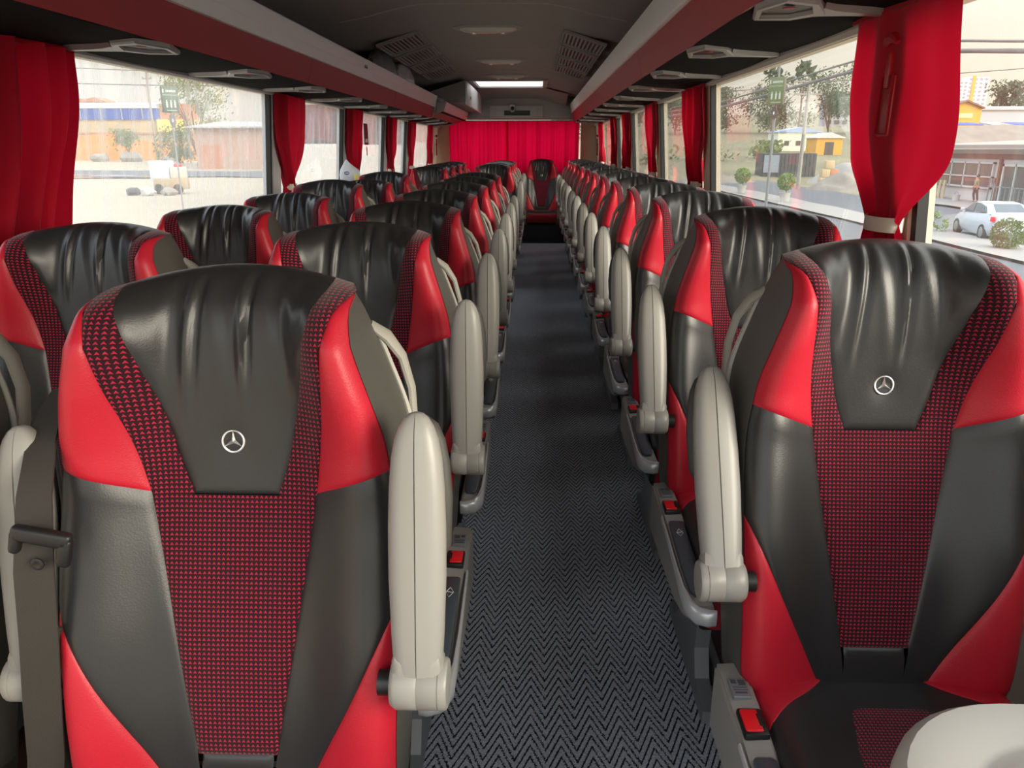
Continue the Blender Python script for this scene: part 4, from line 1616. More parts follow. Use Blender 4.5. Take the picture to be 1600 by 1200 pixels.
# ------------------------------------------------------------------ outside left
M_conc = mat('beige_render', rgb(176, 156, 122), .85, noise=(.6, .1))
M_blue = mat('blue_band_paint', rgb(26, 66, 150), .6, noise=(.5, .12))
M_white = mat('white_render', rgb(188, 186, 182), .7, noise=(.5, .04))
M_orange = mat('orange_earth', rgb(178, 116, 52), .95, noise=(.35, .25), bump=(2, .8))
M_brick = mat('salmon_render', rgb(170, 118, 92), .85)
M_pink = mat('pink_render', rgb(166, 138, 124), .85, noise=(.5, .08))
M_roofm = mat('pale_roof_sheet', rgb(156, 154, 150), .5)
M_pole = mat('pale_pole_concrete', rgb(140, 135, 125), .7)
M_wire = mat('cable_grey', rgb(96, 94, 92), .6)
M_bark = mat('bark', rgb(92, 76, 60), .9)
def leafmat(n, c):
    return mat(n, c, .8, noise=(1.2, .35), trans=.25)
M_leaf = leafmat('olive_leaves', rgb(112, 122, 74))
M_leafd = leafmat('dark_green_leaves', rgb(74, 92, 62))
M_leafb = leafmat('fresh_green_leaves', rgb(122, 146, 74))

t = thing('long_building', 'long low beige building with a bright blue band above the orange bank', 'building', (-62, 112, 1.2))
mb = MB(); mb.box(-16, 13, -.2, 6, -1, 3.9); mb.build('wall', M_conc, t)
mb = MB(); mb.box(-16, 8.4, -.5, -.1, 3.9, 5.4); mb.build('blue_band', M_blue, t)
mb = MB(); mb.box(8.5, 12.6, -.45, 3, 3.9, 6.0); mb.build('salmon_annex', M_brick, t)
mb = MB(); mb.hexa([(-16.5, -.6, 5.4), (8.6, -.6, 5.4), (8.6, 8, 5.4), (-16.5, 8, 5.4)], [(-16.5, -.4, 5.75), (8.6, -.4, 5.6), (8.6, 8, 6.6), (-16.5, 8, 6.6)]); mb.build('roof', M_roofm, t)
for x in range(-15, 9, 3):
    mb = MB(); mb.box(x, x + .10, -.56, -.48, 3.9, 5.4); mb.build('band_joint', M_roofm, t)
mb = MB(); mb.box(8.0, 12.0, -.6, -.3, 2.2, 3.9); mb.build('yellow_panel', mat('yellow_panel', rgb(240, 200, 90), .7), t)
mb = MB(); mb.box(-16, 13, -.35, .0, 1.9, 2.15); mb.build('wall_ledge', M_brick, t)  # narrow salmon ledge along the wall
# orange bank
def bank(nm, m, x0, x1, y, zb, zt, depth, seed, nx=60, nz=14):
    r = random.Random(seed)
    ph = [(r.uniform(.1, 1.2), r.uniform(0, 6.28), r.uniform(.1, .6)) for _ in range(9)]
    G = []
    for i in range(nz):
        k = i / (nz - 1)
        row = []
        for j in range(nx):
            x = x0 + (x1 - x0) * j / (nx - 1)
            d = sum(a * math.sin(f * x + p + 4 * k * f) for f, p, a in ph) * .55
            top = 1 - .25 * abs(math.sin(x * .21 + ph[0][1])) * (1 if j > nx * .6 else .3)
            row.append((x, y + depth * k ** .7 + d * math.sin(PI * min(1, k + .15)), zb + (zt - zb) * k * top + .25 * d * k * (1 - k)))
        G.append(row)
    mb = MB(); mb.grid(np.array(G))
    return mb.build(nm, m, None, 30)
tag(bank('earth_bank', M_orange, -84, -44, 104, -.9, 3.2, 6.5, 3), 'bright orange earth bank below the long blue-banded building', 'bank')
def rock(c, r, seed, m, nm='rock'):
    bm = bmesh.new(); bmesh.ops.create_icosphere(bm, subdivisions=2, radius=1)
    q = random.Random(seed)
    for v in bm.verts:
        v.co = Vector((v.co.x * r[0] * q.uniform(.8, 1.2) + c[0], v.co.y * r[1] * q.uniform(.8, 1.2) + c[1], v.co.z * r[2] * q.uniform(.75, 1.2) + c[2]))
    mb = MB(); mb.bm(bm)
    return mb.build(nm, m, None, 25)
for i, (x, y, s) in enumerate(((-58, 102.5, 1.2), (-53.5, 102, 1.5), (-48, 101, 1.0))):
    tag(rock((x, y, gg(x, y) + .3 * s), (s, s * .7, s * .6), i, M_pole), ['grey rock left at the foot of the orange bank', 'largest grey rock at the foot of the orange bank', 'small grey rock right at the foot of the orange bank'][i], 'rock', 'rocks below the orange bank')
# small roof-top houses
t = thing('rooftop_house', 'small pale house standing beyond the long blue-banded building', 'house', (-71, 126, 6.0))
mb = MB(); mb.box(-1.6, 1.8, 0, 3, -6.4, 2.2); mb.build('wall', M_conc, t)
mb = MB(); mb.prism([(-1.9, 2.2), (2.1, 2.2), (2.0, 2.4), (.4, 2.95), (-1.8, 2.5)], 'Y', -.3, 3.3); mb.build('roof', M_brick, t)
mb = MB(); mb.box(-3.6, -2.2, .5, 2.5, -6.4, 2.8); mb.build('water_tank', M_brick, t)

def tree(nm, label, x, y, h, w, m, seed, trunk=.35, zb=None, leaves=900, group=None, leaf=.30, ball=False):
    r = random.Random(seed)
    z0 = gg(x, y) if zb is None else zb
    t = thing(nm, label, 'tree', (x, y, z0), group)
    mb = MB()
    mb.tube([(0, 0, -.3), (.1, 0, h * trunk * .6), (-.05, .05, h * .6)], [.03 * h * .6, .022 * h * .6, .01 * h * .6], 7)
    if not ball:
        for k in range(7):
            a = r.uniform(0, 6.28)
            mb.tube([(0, 0, h * trunk * r.uniform(.6, 1)), (math.cos(a) * w * .18, math.sin(a) * w * .18, h * .55), (math.cos(a) * w * .36, math.sin(a) * w * .36, h * r.uniform(.65, .92))], [.012 * h * .6, .008 * h * .6, .002 * h * .6], 5)
    mb.build('trunk', M_bark, t, 60)
    vs, fs = [], []
    cl = [(r.gauss(0, .26) * w, r.gauss(0, .26) * w, h * (trunk + (1 - trunk) * r.uniform(.15, .92)), r.uniform(.12, .24) * w) for _ in range(16)]
    for k in range(leaves):
        if ball:
            d = Vector((r.gauss(0, 1), r.gauss(0, 1), r.gauss(0, 1))).normalized() * (w / 2) * r.uniform(.75, 1.0)
            c = Vector((0, 0, h - w / 2)) + d
        else:
            a = r.choice(cl)
            c = Vector((a[0] + r.gauss(0, .5) * a[3], a[1] + r.gauss(0, .5) * a[3], min(h, a[2] + r.gauss(0, .5) * a[3])))
        n = Vector((r.gauss(0, 1), r.gauss(0, 1), r.gauss(0, 1))).normalized()
        u = n.orthogonal().normalized() * leaf * r.uniform(.6, 1.3)
        v = n.cross(u).normalized() * leaf * r.uniform(.3, .6)
        i = len(vs)
        vs += [c - u, c + v, c + u, c - v]
        fs.append((i, i + 1, i + 2, i + 3))
    mb = MB(); mb.add(vs, fs)
    o = mb.build('foliage', m, t, 80, recalc=False)
    o['kind'] = 'stuff'
    return t
tree('wispy_tree', 'tall wispy olive-green tree to the right of the left stop sign', -38.5, 88, 9.6, 6.2, M_leaf, 2, trunk=.12, leaves=2600, leaf=.17)
tree('leafy_tree', 'round green tree beyond the blue-banded building at the left picture edge', -82, 131, 9.5, 7.5, M_leaf, 3, zb=2, leaves=900, leaf=.4)
for i, (x, y, h, w) in enumerate(((-54.5, 103.5, 3.2, 4.2), (-44.6, 96, 4.2, 4.6), (-42.5, 92, 4.4, 4.0))):
    tree('shrub', ['green shrub growing on the face of the orange bank', 'olive shrub at the right end of the orange bank', 'olive shrub just left of the wispy tree'][i], x, y, h, w, M_leaf, 30 + i, trunk=.05, leaves=700, group='shrubs by the orange bank', leaf=.22, zb=(.4 if i == 0 else None))
# pink shed
t = thing('pink_shed', 'pale pink shed with a pale sheet roof behind the wispy tree', 'shed', (-30.6, 78, gg(-30.6, 78)))
mb = MB(); mb.box(-3.6, 5.2, 0, 7, -.4, 4.0); mb.build('wall', M_pink, t)
mb = MB(); mb.hexa([(-4.0, -.7, 3.9), (5.5, -.7, 3.9), (5.5, 7.5, 4.6), (-4.0, 7.5, 4.6)], [(-4.0, -.7, 4.05), (5.5, -.7, 4.05), (5.5, 7.5, 4.75), (-4.0, 7.5, 4.75)]); mb.build('roof', M_roofm, t)
mb = MB(); mb.box(-3.2, -1.0, -.06, .02, -.3, 2.3); mb.build('door', M_brick, t)
# parked coach beyond the left windows
t = thing('parked_coach', 'white coach with dark windows parked outside the left windows', 'bus', (-8.2, 35, -1.3))
mb = MB(); mb.rbox(-1.25, 1.25, -6.6, 6.6, .35, 2.75, .12, 3); mb.build('lower_body', M_white, t)
mb = MB(); mb.rbox(-1.22, 1.22, -6.5, 6.5, 2.70, 4.15, .10, 3); mb.build('window_band', mat('dark_bus_glass', rgb(46, 30, 34), .15), t)  # reddish tint in the glass colour stands for reflected curtains
mb = MB(); mb.rbox(-1.22, 1.22, -6.55, 6.55, 4.05, 4.55, .14, 3); mb.build('roof', M_white, t)
for k in range(7):
    mb = MB(); y = -6.3 + k * 2.05; mb.box(1.20, 1.245, y - .05, y + .05, 2.72, 4.1); mb.build('window_post', M_dark, t)
for y in (-4.2, 3.6):
    for sx in (-1, 1):
        mb = MB(); mb.lathe([(.30, -.14), (.50, -.13), (.52, 0), (.50, .13), (.30, .14)], 'X', (sx * 1.12, y, .52), 22); w = mb.build('wheel', M_dark, t, 40)
        mb = MB(); mb.lathe([(.26, -.02), (.24, .02), (.08, .03)], 'X', (sx * 1.12 + .13, y, .52), 18); mb.build('hub_cap', M_frame, w, 40)
t = thing('parked_coach', 'second white coach parked farther back beyond the left windows', 'bus', (-8.6, 52.5, -1.1))
mb = MB(); mb.rbox(-1.25, 1.25, -6.6, 10, .35, 2.75, .12, 3); mb.build('lower_body', M_white, t)
mb = MB(); mb.rbox(-1.22, 1.22, -6.5, 9.9, 2.70, 4.15, .10, 3); mb.build('window_band', M_pink, t)
mb = MB(); mb.rbox(-1.22, 1.22, -6.55, 9.95, 4.05, 4.55, .14, 3); mb.build('roof', M_white, t)
for y in (-4.2, 3.6):
    mb = MB(); mb.lathe([(.30, -.14), (.50, -.13), (.52, 0), (.50, .13), (.30, .14)], 'X', (1.12, y, .52), 22); mb.build('wheel', M_dark, t, 40)
# white cart on the lot
t = thing('vendor_cart', 'small pale cart with a white box and a red cap standing on the sandy lot', 'cart', (-20.7, 43.4, gg(-20.7, 43.4)))
mb = MB(); mb.rbox(-.95, .15, -.4, .4, .75, 1.80, .05); mb.build('white_box', mat('cart_white', rgb(206, 214, 226), .6), t)
mb = MB(); mb.rbox(-.8, .9, -.45, .45, .25, .85, .04); mb.build('body', M_conc, t)
mb = MB(); mb.rbox(.2, .85, -.4, .4, .85, 1.45, .04); mb.build('back_crate', M_strap, t)
mb = MB(); mb.rbox(.35, .7, -.2, .2, 1.45, 1.62, .05); mb.build('red_cap', M_button, t)
for x in (-.5, .6):
    mb = MB(); mb.lathe([(.12, -.05), (.28, -.04), (.28, .04), (.12, .05)], 'Y', (x, -.45, .26), 16); mb.build('wheel', M_dark, t, 40)
for i, (x, y) in enumerate(((-22.3, 42.2), (-21.3, 41.9), (-20.2, 42.0))):
    tag(rock((x, y, gg(x, y) + .15), (.42, .34, .26), 60 + i, [M_dark, M_white, M_pole][i]), ['dark rubbish heap left of the pale cart', 'white rubbish heap in front of the pale cart', 'grey rubbish heap right of the pale cart'][i], 'rubbish heap', 'rubbish heaps by the cart')

def stop_sign(label, x, y, zc, h, face, dark, rz):
    """shelter sign box on a tall post with an oval badge below"""
    gz = gg(x, y) + (.06 if x > 0 else 0)
    t = thing('stop_sign', label, 'sign', (x, y, gz), None, rz)
    z = zc - gz
    w = h * .62
    mb = MB(); mb.rbox(-w / 2, w / 2, -.06, .06, z - h / 2, z + h / 2, .01); mb.build('sign_box', dark, t)
    mb = MB(); mb.rbox(-w / 2 + .012, w / 2 - .012, -.068, -.058, z - h / 2 + .012, z + h / 2 - .012, .003); f = mb.build('sign_face', face, t)
    def pr(x0, x1, z0, z1, nm='print'):
        mb = MB(); mb.rbox(x0 * w, x1 * w, -.071, -.067, z + z0 * h, z + z1 * h, .0008, 1); return mb.build(nm, MPR, f)
    pr(-.44, .42, .165, .18)
    for k in range(6):
        pr(-.22 + k * .105, -.15 + k * .105, .28, .36)
    pr(-.42, -.34, .25, .40)
    for k, xx in enumerate((-.28, -.02, .22)):
        pr(xx, xx + .10, -.30, -.08)
        pr(xx + .02, xx + .08, -.07, -.02)
    pr(-.25, .35, -.42, -.40)
    mb = MB(); mb.tube([(0, .03, 0), (0, .03, z + h * (1.6 if x > 0 else .5))], [.045 if x > 0 else .026, .030 if x > 0 else .02], 10); mb.build('post', M_frame2, t)
    mb = MB(); mb.lathe([(.09, -.075), (.085, -.085), (.0, -.087)][::1], 'Y', seg=20)
    mb.v = [(p[0], p[1] + .02, z - h * .80 + p[2] * 2.0) for p in mb.v]
    b = mb.build('oval_badge', M_dark, t, 40)
    mb = MB(); mb.lathe([(.020, -.086), (.016, -.09), (.0, -.091)], 'Y', seg=16)
    mb.v = [(p[0], p[1] + .02, z - h * .80 + p[2] * 2.4) for p in mb.v]
    mb.build('badge_print', M_print, b, 40)
    return t
MPR = mat('sign_print', rgb(176, 192, 176), .6)
M_frame2 = mat('galvanised_post', rgb(112, 116, 120), .5)
M_sgl = mat('sign_green_dark', rgb(34, 62, 46), .5)
M_sgr = mat('sign_green_olive', rgb(84, 104, 58), .5)
stop_sign('dark green stop sign with an oval badge outside the left windows', -10.68, 23, 2.65, .72, M_sgl, M_dark, math.radians(38))
stop_sign('olive green stop sign with an oval badge on a tall post outside the right windows', 6.83, 23, 2.85, .74, M_sgr, mat('sign_edge', rgb(98, 92, 80), .6), math.radians(-38))

def pole(label, x, y, ztop, r=.16, arms=((.92, 1.6),), lean=0, nm='utility_pole', m=None, group=None):
    z0 = gg(x, y)
    t = thing(nm, label, 'pole', (x, y, z0), group)
    h = ztop - z0
    mb = MB(); mb.tube([(0, 0, -.2), (lean, 0, h)], [r, r * .55], 10); mb.build('shaft', m or M_pole, t, 50)
    for (k, w) in arms:
        mb = MB(); mb.box(lean * k - w / 2, lean * k + w / 2, -.06, .06, h * k - .06, h * k + .06); a = mb.build('crossarm', m or M_pole, t)
        for q in (-.45, 0, .45):
            mb = MB(); mb.lathe([(.05, 0), (.07, .08), (.04, .16)], 'Z', (lean * k + q * w, 0, h * k + .06), 8); mb.build('insulator', M_frame, a)
    return t
pole('tall lattice-topped pole above the blue-banded building', -49, 100, 11.2, .16, ((.97, 1.7), (.86, 1.2)))
pole('short pole standing behind the middle of the blue band', -60, 122, 10.6, .14, ((.97, .8),))
pole('pale utility pole with a lamp arm outside the right windows', 23.5, 70, 7.0, .20, ((.97, 2.6), (.86, 2.4)))
def cable(label, pts, r, group='overhead cables'):
    c = []
    pts = [Vector(p) for p in pts]
    for i in range(len(pts) - 1):
        for k in range(8):
            c.append(pts[i].lerp(pts[i + 1], k / 8))
    c.append(pts[-1])
    # smooth once
    for _ in range(6):
        c = [c[0]] + [(c[i - 1] + c[i] * 2 + c[i + 1]) / 4 for i in range(1, len(c) - 1)] + [c[-1]]
    mb = MB(); mb.tube(c, r, 6)
    return tag(mb.build('overhead_cable', M_wire, None, 60), label, 'cable', group)
cable('upper thick cable crossing behind the olive stop sign and the right curtain', [(8.2, 60, 3.6), (9.0, 40, 3.36), (11.4, 30, 4.3), (11.7, 24, 4.28), (11.7, 20, 3.75), (11.6, 10, 2.6)], .035)
cable('lower thick cable crossing behind the olive stop sign and the right curtain', [(8.2, 60, 3.3), (9.0, 40, 3.13), (11.4, 30, 3.95), (11.7, 24, 4.0), (11.75, 20, 3.54), (11.6, 10, 2.4)], .060)
cable('thin cable in front of the towers at the right', [(23.2, 70, 6.6), (34, 50, 6.1), (38, 38, 7.5)], .03)
cable('thin cable running to the pale utility pole', [(2.0, 150, 9.5), (12, 105, 7.6), (23.2, 70, 6.3)], .035)
cable('upper cable over the blue-banded building', [(-90, 90, 11.6), (-49, 100, 10.4), (-20, 95, 9.4), (10, 95, 11)], .05)
cable('lower cable over the blue-banded building', [(-90, 92, 9.6), (-49, 100, 8.7), (-20, 95, 8.3), (10, 95, 9.5)], .06)

# ------------------------------------------------------------------ outside right
M_green = mat('pale_green_render', rgb(206, 210, 190), .8)
M_bluer = mat('blue_roof_sheet', rgb(120, 142, 180), .5)
M_yell = mat('yellow_render', rgb(200, 150, 58), .75)
M_greyw = mat('grey_cladding', rgb(160, 164, 170), .6)
M_brownw = mat('brown_timber', rgb(118, 82, 66), .7)
M_pane = mat('dark_window_glass', rgb(92, 84, 80), .12)
M_rubble = mat('grey_rubble', rgb(124, 117, 107), .95, noise=(.8, .25), bump=(2, 1))
def simple_house(nm, label, x, y, z, w, d, h, wall, roof, ridge, cat='house', openings=()):
    t = thing(nm, label, cat, (x, y, z))
    mb = MB(); mb.box(-w / 2, w / 2, 0, d, -.8, h); mb.build('wall', wall, t)
    mb = MB(); mb.prism([(-w / 2 - .25, h), (w / 2 + .25, h), (w / 2 + .25, h + .12), (ridge * w / 2, h + .9), (-w / 2 - .25, h + .12)], 'Y', -.3, d + .3); mb.build('roof', roof, t)
    for (a, b, c, e) in openings:
        mb = MB(); mb.box(a, b, -.05, .05, c, e); mb.build('opening', M_pane, t)
    return t
simple_house('pale_green_house', 'pale green house with a blue sheet roof behind the pale utility pole', 46.2, 140, gg(46, 140), 7.2, 6, 3.1, M_green, M_bluer, .1, openings=((-2.4, -1.6, .9, 1.7), (-.4, .4, .9, 1.7), (1.6, 2.4, .9, 1.7)))
simple_house('yellow_house', 'small yellow house with a pale roof right of the pale green house', 48.0, 130, gg(48, 130), 4.2, 5, 2.6, M_yell, M_white, 0, openings=((-.7, .7, 0, 2.0),))
t = thing('dark_container', 'dark grey container shed standing on the lot outside the right windows', 'container', (30, 94, gg(30, 94)))
mb = MB(); mb.box(-2.9, 3.4, 0, 3, 0, 2.7); mb.build('body', mat('dark_steel', rgb(52, 54, 60), .6), t)
for k in range(15):
    mb = MB(); mb.box(-2.8 + k * .42, -2.68 + k * .42, -.05, .02, .1, 2.6); mb.build('rib', MATS['dark_steel'], t)
mb = MB(); mb.box(-2.8, -1.0, -.1, .03, .5, 2.5); mb.build('door', mat('grey_blue_door', rgb(120, 132, 144), .5), t)
def mound(nm, label, x, y, rx, ry, h, seed, m, cat='mound', group=None):
    r = random.Random(seed)
    ph = [(r.uniform(1, 5), r.uniform(1, 5), r.uniform(0, 6)) for _ in range(6)]
    G = []
    for i in range(24):
        row = []
        for j in range(24):
            u, v = i / 23 * 2 - 1, j / 23 * 2 - 1
            d = math.sqrt(u * u + v * v)
            z = max(0, 1 - d) ** .8 * h * (1 + .25 * sum(math.sin(a * 2.3 * u + b * 2.3 * v + c) for a, b, c in ph) / 3)
            row.append((x + v * rx, y + u * ry, gg(x, y) - .1 + z))
        G.append(row)
    mb = MB(); mb.grid(np.array(G))
    return tag(mb.build(nm, m, None, 25), label, cat, group)
mound('rubble_mound', 'grey rubble mound beside the big right curtain', 27.6, 70, 3.4, 3.4, 1.7, 1, M_rubble, group='rubble mounds on the lot')
mound('rubble_mound', 'low pale mound behind the nearer rubble mound', 33.5, 84, 4.2, 3.6, 2.4, 2, M_kerb, group='rubble mounds on the lot')
mound('rubble_mound', 'low brown mound left of the tall sign post', 19.5, 84, 5, 3, 1.1, 3, M_rubble, group='rubble mounds on the lot')
t = thing('crate_stack', 'stack of orange-brown crates right of the dark container', 'crates', (28.6, 78, gg(28.6, 78)))
for k, (x, z) in enumerate(((0, 0), (.9, 0), (.1, .8), (.85, .8), (.4, 1.6))):
    mb = MB(); mb.rbox(x - .42, x + .42, -.4, .4, z, z + .76, .03); mb.build('crate', M_brick if k % 2 else M_conc, t)
for i, (x, y, h, w) in enumerate(((9, 190, 9, 11), (22, 205, 10, 12), (35, 200, 11, 12), (48, 210, 11, 13), (61, 205, 13, 13), (73, 200, 16, 13), (86, 205, 15, 14), (98, 215, 14, 14))):
    tree('ridge_tree', f'dark bushy tree on the far ridge, {ORD[i]} from the left', x, y, h, w, M_leafd, 70 + i, trunk=.06, leaves=3600, group='trees on the far ridge', leaf=.36)
for i, (x, y, h) in enumerate(((56, 190, 15.5), (63, 192, 16.5))):
    tree('tall_palm', ['left of the two tall thin trees above the ridge', 'right of the two tall thin trees above the ridge'][i], x, y, h, 4.5, M_leafd, 90 + i, trunk=.72, leaves=220, group='tall thin trees on the ridge', leaf=.7)
for i, (x, y, w) in enumerate(((16, 112, 6), (24, 118, 7), (36, 122, 6), (60, 120, 8))):
    tree('hill_bush', f'low bush on the slope above the lot, {ORD[i]} from the left', x, y, 2.6, w, M_leaf, 110 + i, trunk=.02, leaves=380, group='bushes on the slope', leaf=.4)
def facade(nm, label, x, y, z, w, d, h, wall, nx, nz, pane, cat='building', stripes=()):
    t = thing(nm, label, cat, (x, y, z))
    mb = MB(); mb.box(-w / 2, w / 2, 0, d, -10, h); mb.build('wall', wall, t)
    for (a, b, m) in stripes:
        mb = MB(); mb.box(a * w - w / 2, b * w - w / 2, -.5, .1, -10, h * 1.04); mb.build('stripe', m, t)
    for i in range(nx):
        for k in range(nz):
            xx = -w / 2 + w * (i + .5) / nx
            zz = h * (k + .5) / nz
            mb = MB(); mb.box(xx - w / nx * .24, xx + w / nx * .24, -.35, .05, zz - h / nz * .26, zz + h / nz * .26); mb.build('window', pane, t)
    return t
facade('grey_block', 'grey apartment block beside the big right curtain', 97.5, 260, 6, 7.6, 6, 12.3, mat('grey_render', rgb(150, 148, 150), .8), 3, 6, M_pane)
facade('tower_block', 'left of the two pale apartment towers on the skyline', 414, 800, 33, 17, 14, 30, mat('tower_pale', rgb(214, 206, 204), .8), 4, 9, mat('tower_glass', rgb(150, 146, 156), .3), stripes=((.25, .36, M_brick),))
facade('tower_block', 'right of the two pale apartment towers, with a yellow stripe', 435, 805, 33, 20, 14, 34, MATS['tower_pale'], 4, 9, MATS['tower_glass'], stripes=((.18, .34, M_yell),))
t = thing('yellow_warehouse', 'bright yellow gabled warehouse below the apartment towers', 'warehouse', (79.3, 150, 4.6))
mb = MB(); mb.prism([(-3.2, -2), (3.2, -2), (3.2, 3.6), (.2, 4.8), (-3.2, 3.4)], 'Y', 0, 9); mb.build('wall', M_yell, t)
mb = MB(); mb.prism([(-3.4, 3.35), (.2, 4.75), (3.5, 3.5), (3.5, 3.75), (.2, 5.05), (-3.4, 3.6)], 'Y', -.5, 9); mb.build('roof', M_brownw, t)
mb = MB(); mb.box(-1.6, 1.6, -.12, 0, 1.9, 2.7); mb.build('name_board', mat('pale_yellow_board', rgb(246, 214, 140), .6), t)
t = thing('grey_warehouse', 'long low grey warehouse on both sides of the yellow one', 'warehouse', (90, 160, 4.0))
mb = MB(); mb.box(-18, 20, 0, 8, -3, 4.4); mb.build('wall', M_greyw, t)
mb = MB(); mb.hexa([(-18.4, -.4, 4.3), (20.4, -.4, 4.3), (20.4, 8, 4.3), (-18.4, 8, 4.3)], [(-18.4, -.4, 4.6), (20.4, -.4, 4.6), (20.4, 8, 5.4), (-18.4, 8, 5.4)]); mb.build('roof', M_roofm, t)
for i, (x, w, m, lb) in enumerate(((69, 7.5, M_blue, 'blue tarpaulin stall below the yellow warehouse'), (76.2, 3.2, M_conc, 'beige stall between the two blue stalls'), (79.6, 3.6, M_blue, 'small blue stall at the right picture edge'), (83.5, 3, M_yell, 'small yellow stall at the right picture edge'))):
    t = thing('market_stall', lb, 'stall', (x, 132, 3.1), 'stalls below the warehouse')
    mb = MB(); mb.box(-w / 2, w / 2, 0, 3, -1.5, 1.6 if i else .9); mb.build('cabin', m if i else M_conc, t)
    mb = MB(); mb.hexa([(-w / 2 - .3, -.6, 1.6), (w / 2 + .3, -.6, 1.6), (w / 2 + .3, 3.2, 2.0), (-w / 2 - .3, 3.2, 2.0)], [(-w / 2 - .3, -.6, 1.75), (w / 2 + .3, -.6, 1.75), (w / 2 + .3, 3.2, 2.2), (-w / 2 - .3, 3.2, 2.2)]); mb.build('canopy', m if i != 1 else M_roofm, t)
tag(bank('rocky_bank', M_rubble, 40, 82, 96, .2, 4.2, 9, 8), 'pale rocky bank below the stalls outside the nearest right window', 'bank')
for i in range(6):
    tree('skyline_tree', f'dark tree on the skyline right of the towers, {ORD[i]} from the left', 150 + i * 9, 260, 13.6, 12, M_leafd, 130 + i, trunk=.38, leaves=900, group='skyline trees by the towers', leaf=.7)
tree('golden_tree', 'small golden tree just left of the towers', 122, 260, 10.5, 5, mat('golden_leaves', rgb(176, 140, 90), .8), 140, trunk=.5, leaves=260, leaf=.6)

# cafe building along the far pavement: its front faces the coach (-x)
t = thing('cafe_building', 'white single-storey building with brown beams and a large paned window', 'building', (29.6, 52, GZ + .18))
mb = MB(); mb.box(.05, 7, -12, 6.8, -.2, 3.3); mb.build('wall', M_white, t)
mb = MB(); mb.prism([(-1.0, 3.35), (7.4, 3.7), (7.4, 4.0), (-1.0, 3.6)], 'Y', -12.5, 7.4)
mb.v = [(x, y, z) for x, y, z in mb.v]; mb.build('roof', M_pole, t)
mb = MB(); mb.box(-.06, .1, -12, 6.8, 2.72, 3.02); mb.build('beam', M_brownw, t)
mb = MB(); mb.box(-.05, .1, -1.2, 6.8, 1.25, 1.55); mb.build('beam', M_brownw, t)
for y in (-1.5, 6.6):
    mb = MB(); mb.box(-.10, .1, y - .12, y + .12, 0, 2.9); mb.build('post', M_brownw, t)
# window 4 x 2 panes
mb = MB()
for (a, b, c, d) in ((-.9, 5.9, .84, .95), (-.9, 5.9, 2.42, 2.53), (-.9, -.78, .84, 2.53), (5.78, 5.9, .84, 2.53), (-.9, 5.9, 1.55, 1.63), (.75, .84, .84, 2.53), (2.45, 2.54, .84, 2.53), (4.12, 4.21, .84, 2.53)):
    mb.box(-.12, .08, a, b, c, d)
wf = mb.build('window_frame', M_white, t)
for i in range(4):
    for (c, d) in ((.95, 1.55), (1.63, 2.42)):
        mb = MB(); a = -.78 + i * 1.67; mb.box(-.04, .04, a, a + 1.55, c, d); mb.build('pane', M_pane, wf)
mb = MB()
for (a, b, c, d) in ((-4.6, -1.9, 2.3, 2.45), (-4.6, -4.45, 0, 2.45), (-3.3, -3.2, 0, 2.45), (-2.05, -1.9, 0, 2.45), (-4.6, -1.9, 0, .12)):
    mb.box(-.12, .08, a, b, c, d)
df = mb.build('door_frame', M_white, t)
for a in (-4.45, -3.2):
    mb = MB(); mb.box(-.04, .04, a, a + 1.15, .12, 2.3); mb.build('pane', M_pane, df)
# slatted fence in front of the cafe
t = thing('slatted_fence', 'dark slatted railing in front of the glass doors at the right picture edge', 'fence', (28.4, 47.6, GZ + .18))
for k in range(9):
    mb = MB(); mb.box(-.03, .03, -1.9 + k * .45, -1.84 + k * .45, 0, 1.15 + (.5 if k > 6 else 0)); mb.build('bar', M_frame, t)
for z in (.15, 1.1):
    mb = MB(); mb.box(-.03, .03, -1.95, 1.85, z, z + .06); mb.build('rail', M_frame, t)
t = thing('timber_fence', 'pale timber slat screen below the left end of the cafe window', 'fence', (28.6, 56.5, GZ + .18))
for k in range(6):
    mb = MB(); mb.box(-.05, .05, -1.6 + k * .55, -1.38 + k * .55, 0, 1.25); mb.build('slat', M_conc, t)
mb = MB(); mb.box(-.03, .03, -1.7, 1.5, .9, 1.0); mb.build('rail', M_brownw, t)

# person walking past the cafe
t = thing('person', 'person in an olive top and dark trousers walking past the cafe window', 'person', (28.9, 51.6, GZ + .18))
def skin(nm, pts, edges, m, parent, lvl=2):
    me = bpy.data.meshes.new(nm)
    me.from_pydata([p[:3] for p in pts], edges, [])
    o = link(nm, me, parent)
    md = o.modifiers.new('skin', 'SKIN')
    sv = me.skin_vertices[0].data
    for i, p in enumerate(pts):
        sv[i].radius = (p[3], p[4] if len(p) > 4 else p[3])
        sv[i].use_root = (i == 0)
    s = o.modifiers.new('sub', 'SUBSURF'); s.levels = lvl; s.render_levels = lvl
    me.materials.append(m)
    for pl in me.polygons: pl.use_smooth = True
    return o
S = 1.0
M_skin = mat('skin', rgb(176, 128, 104), .6)
body = [(0, 0, .92, .13, .11), (0, 0, 1.15, .13, .11), (0, 0, 1.36, .16, .11), (0, -.01, 1.50, .06, .06), (0, -.02, 1.62, .085, .10), (0, -.02, 1.70, .07, .08),
        (0, .19, 1.38, .06), (.03, .26, 1.12, .045), (-.06, .25, .88, .035), (-.08, .25, .80, .032), (0, -.19, 1.38, .06), (-.02, -.26, 1.12, .045), (-.08, -.27, .88, .035), (-.10, -.27, .80, .032),
        (0, .09, .85, .085), (-.05, .10, .48, .06), (.06, .10, .10, .045), (-.06, .10, .04, .04), (0, -.09, .85, .085), (.08, -.10, .48, .06), (.16, -.10, .10, .045), (.04, -.10, .04, .04)]
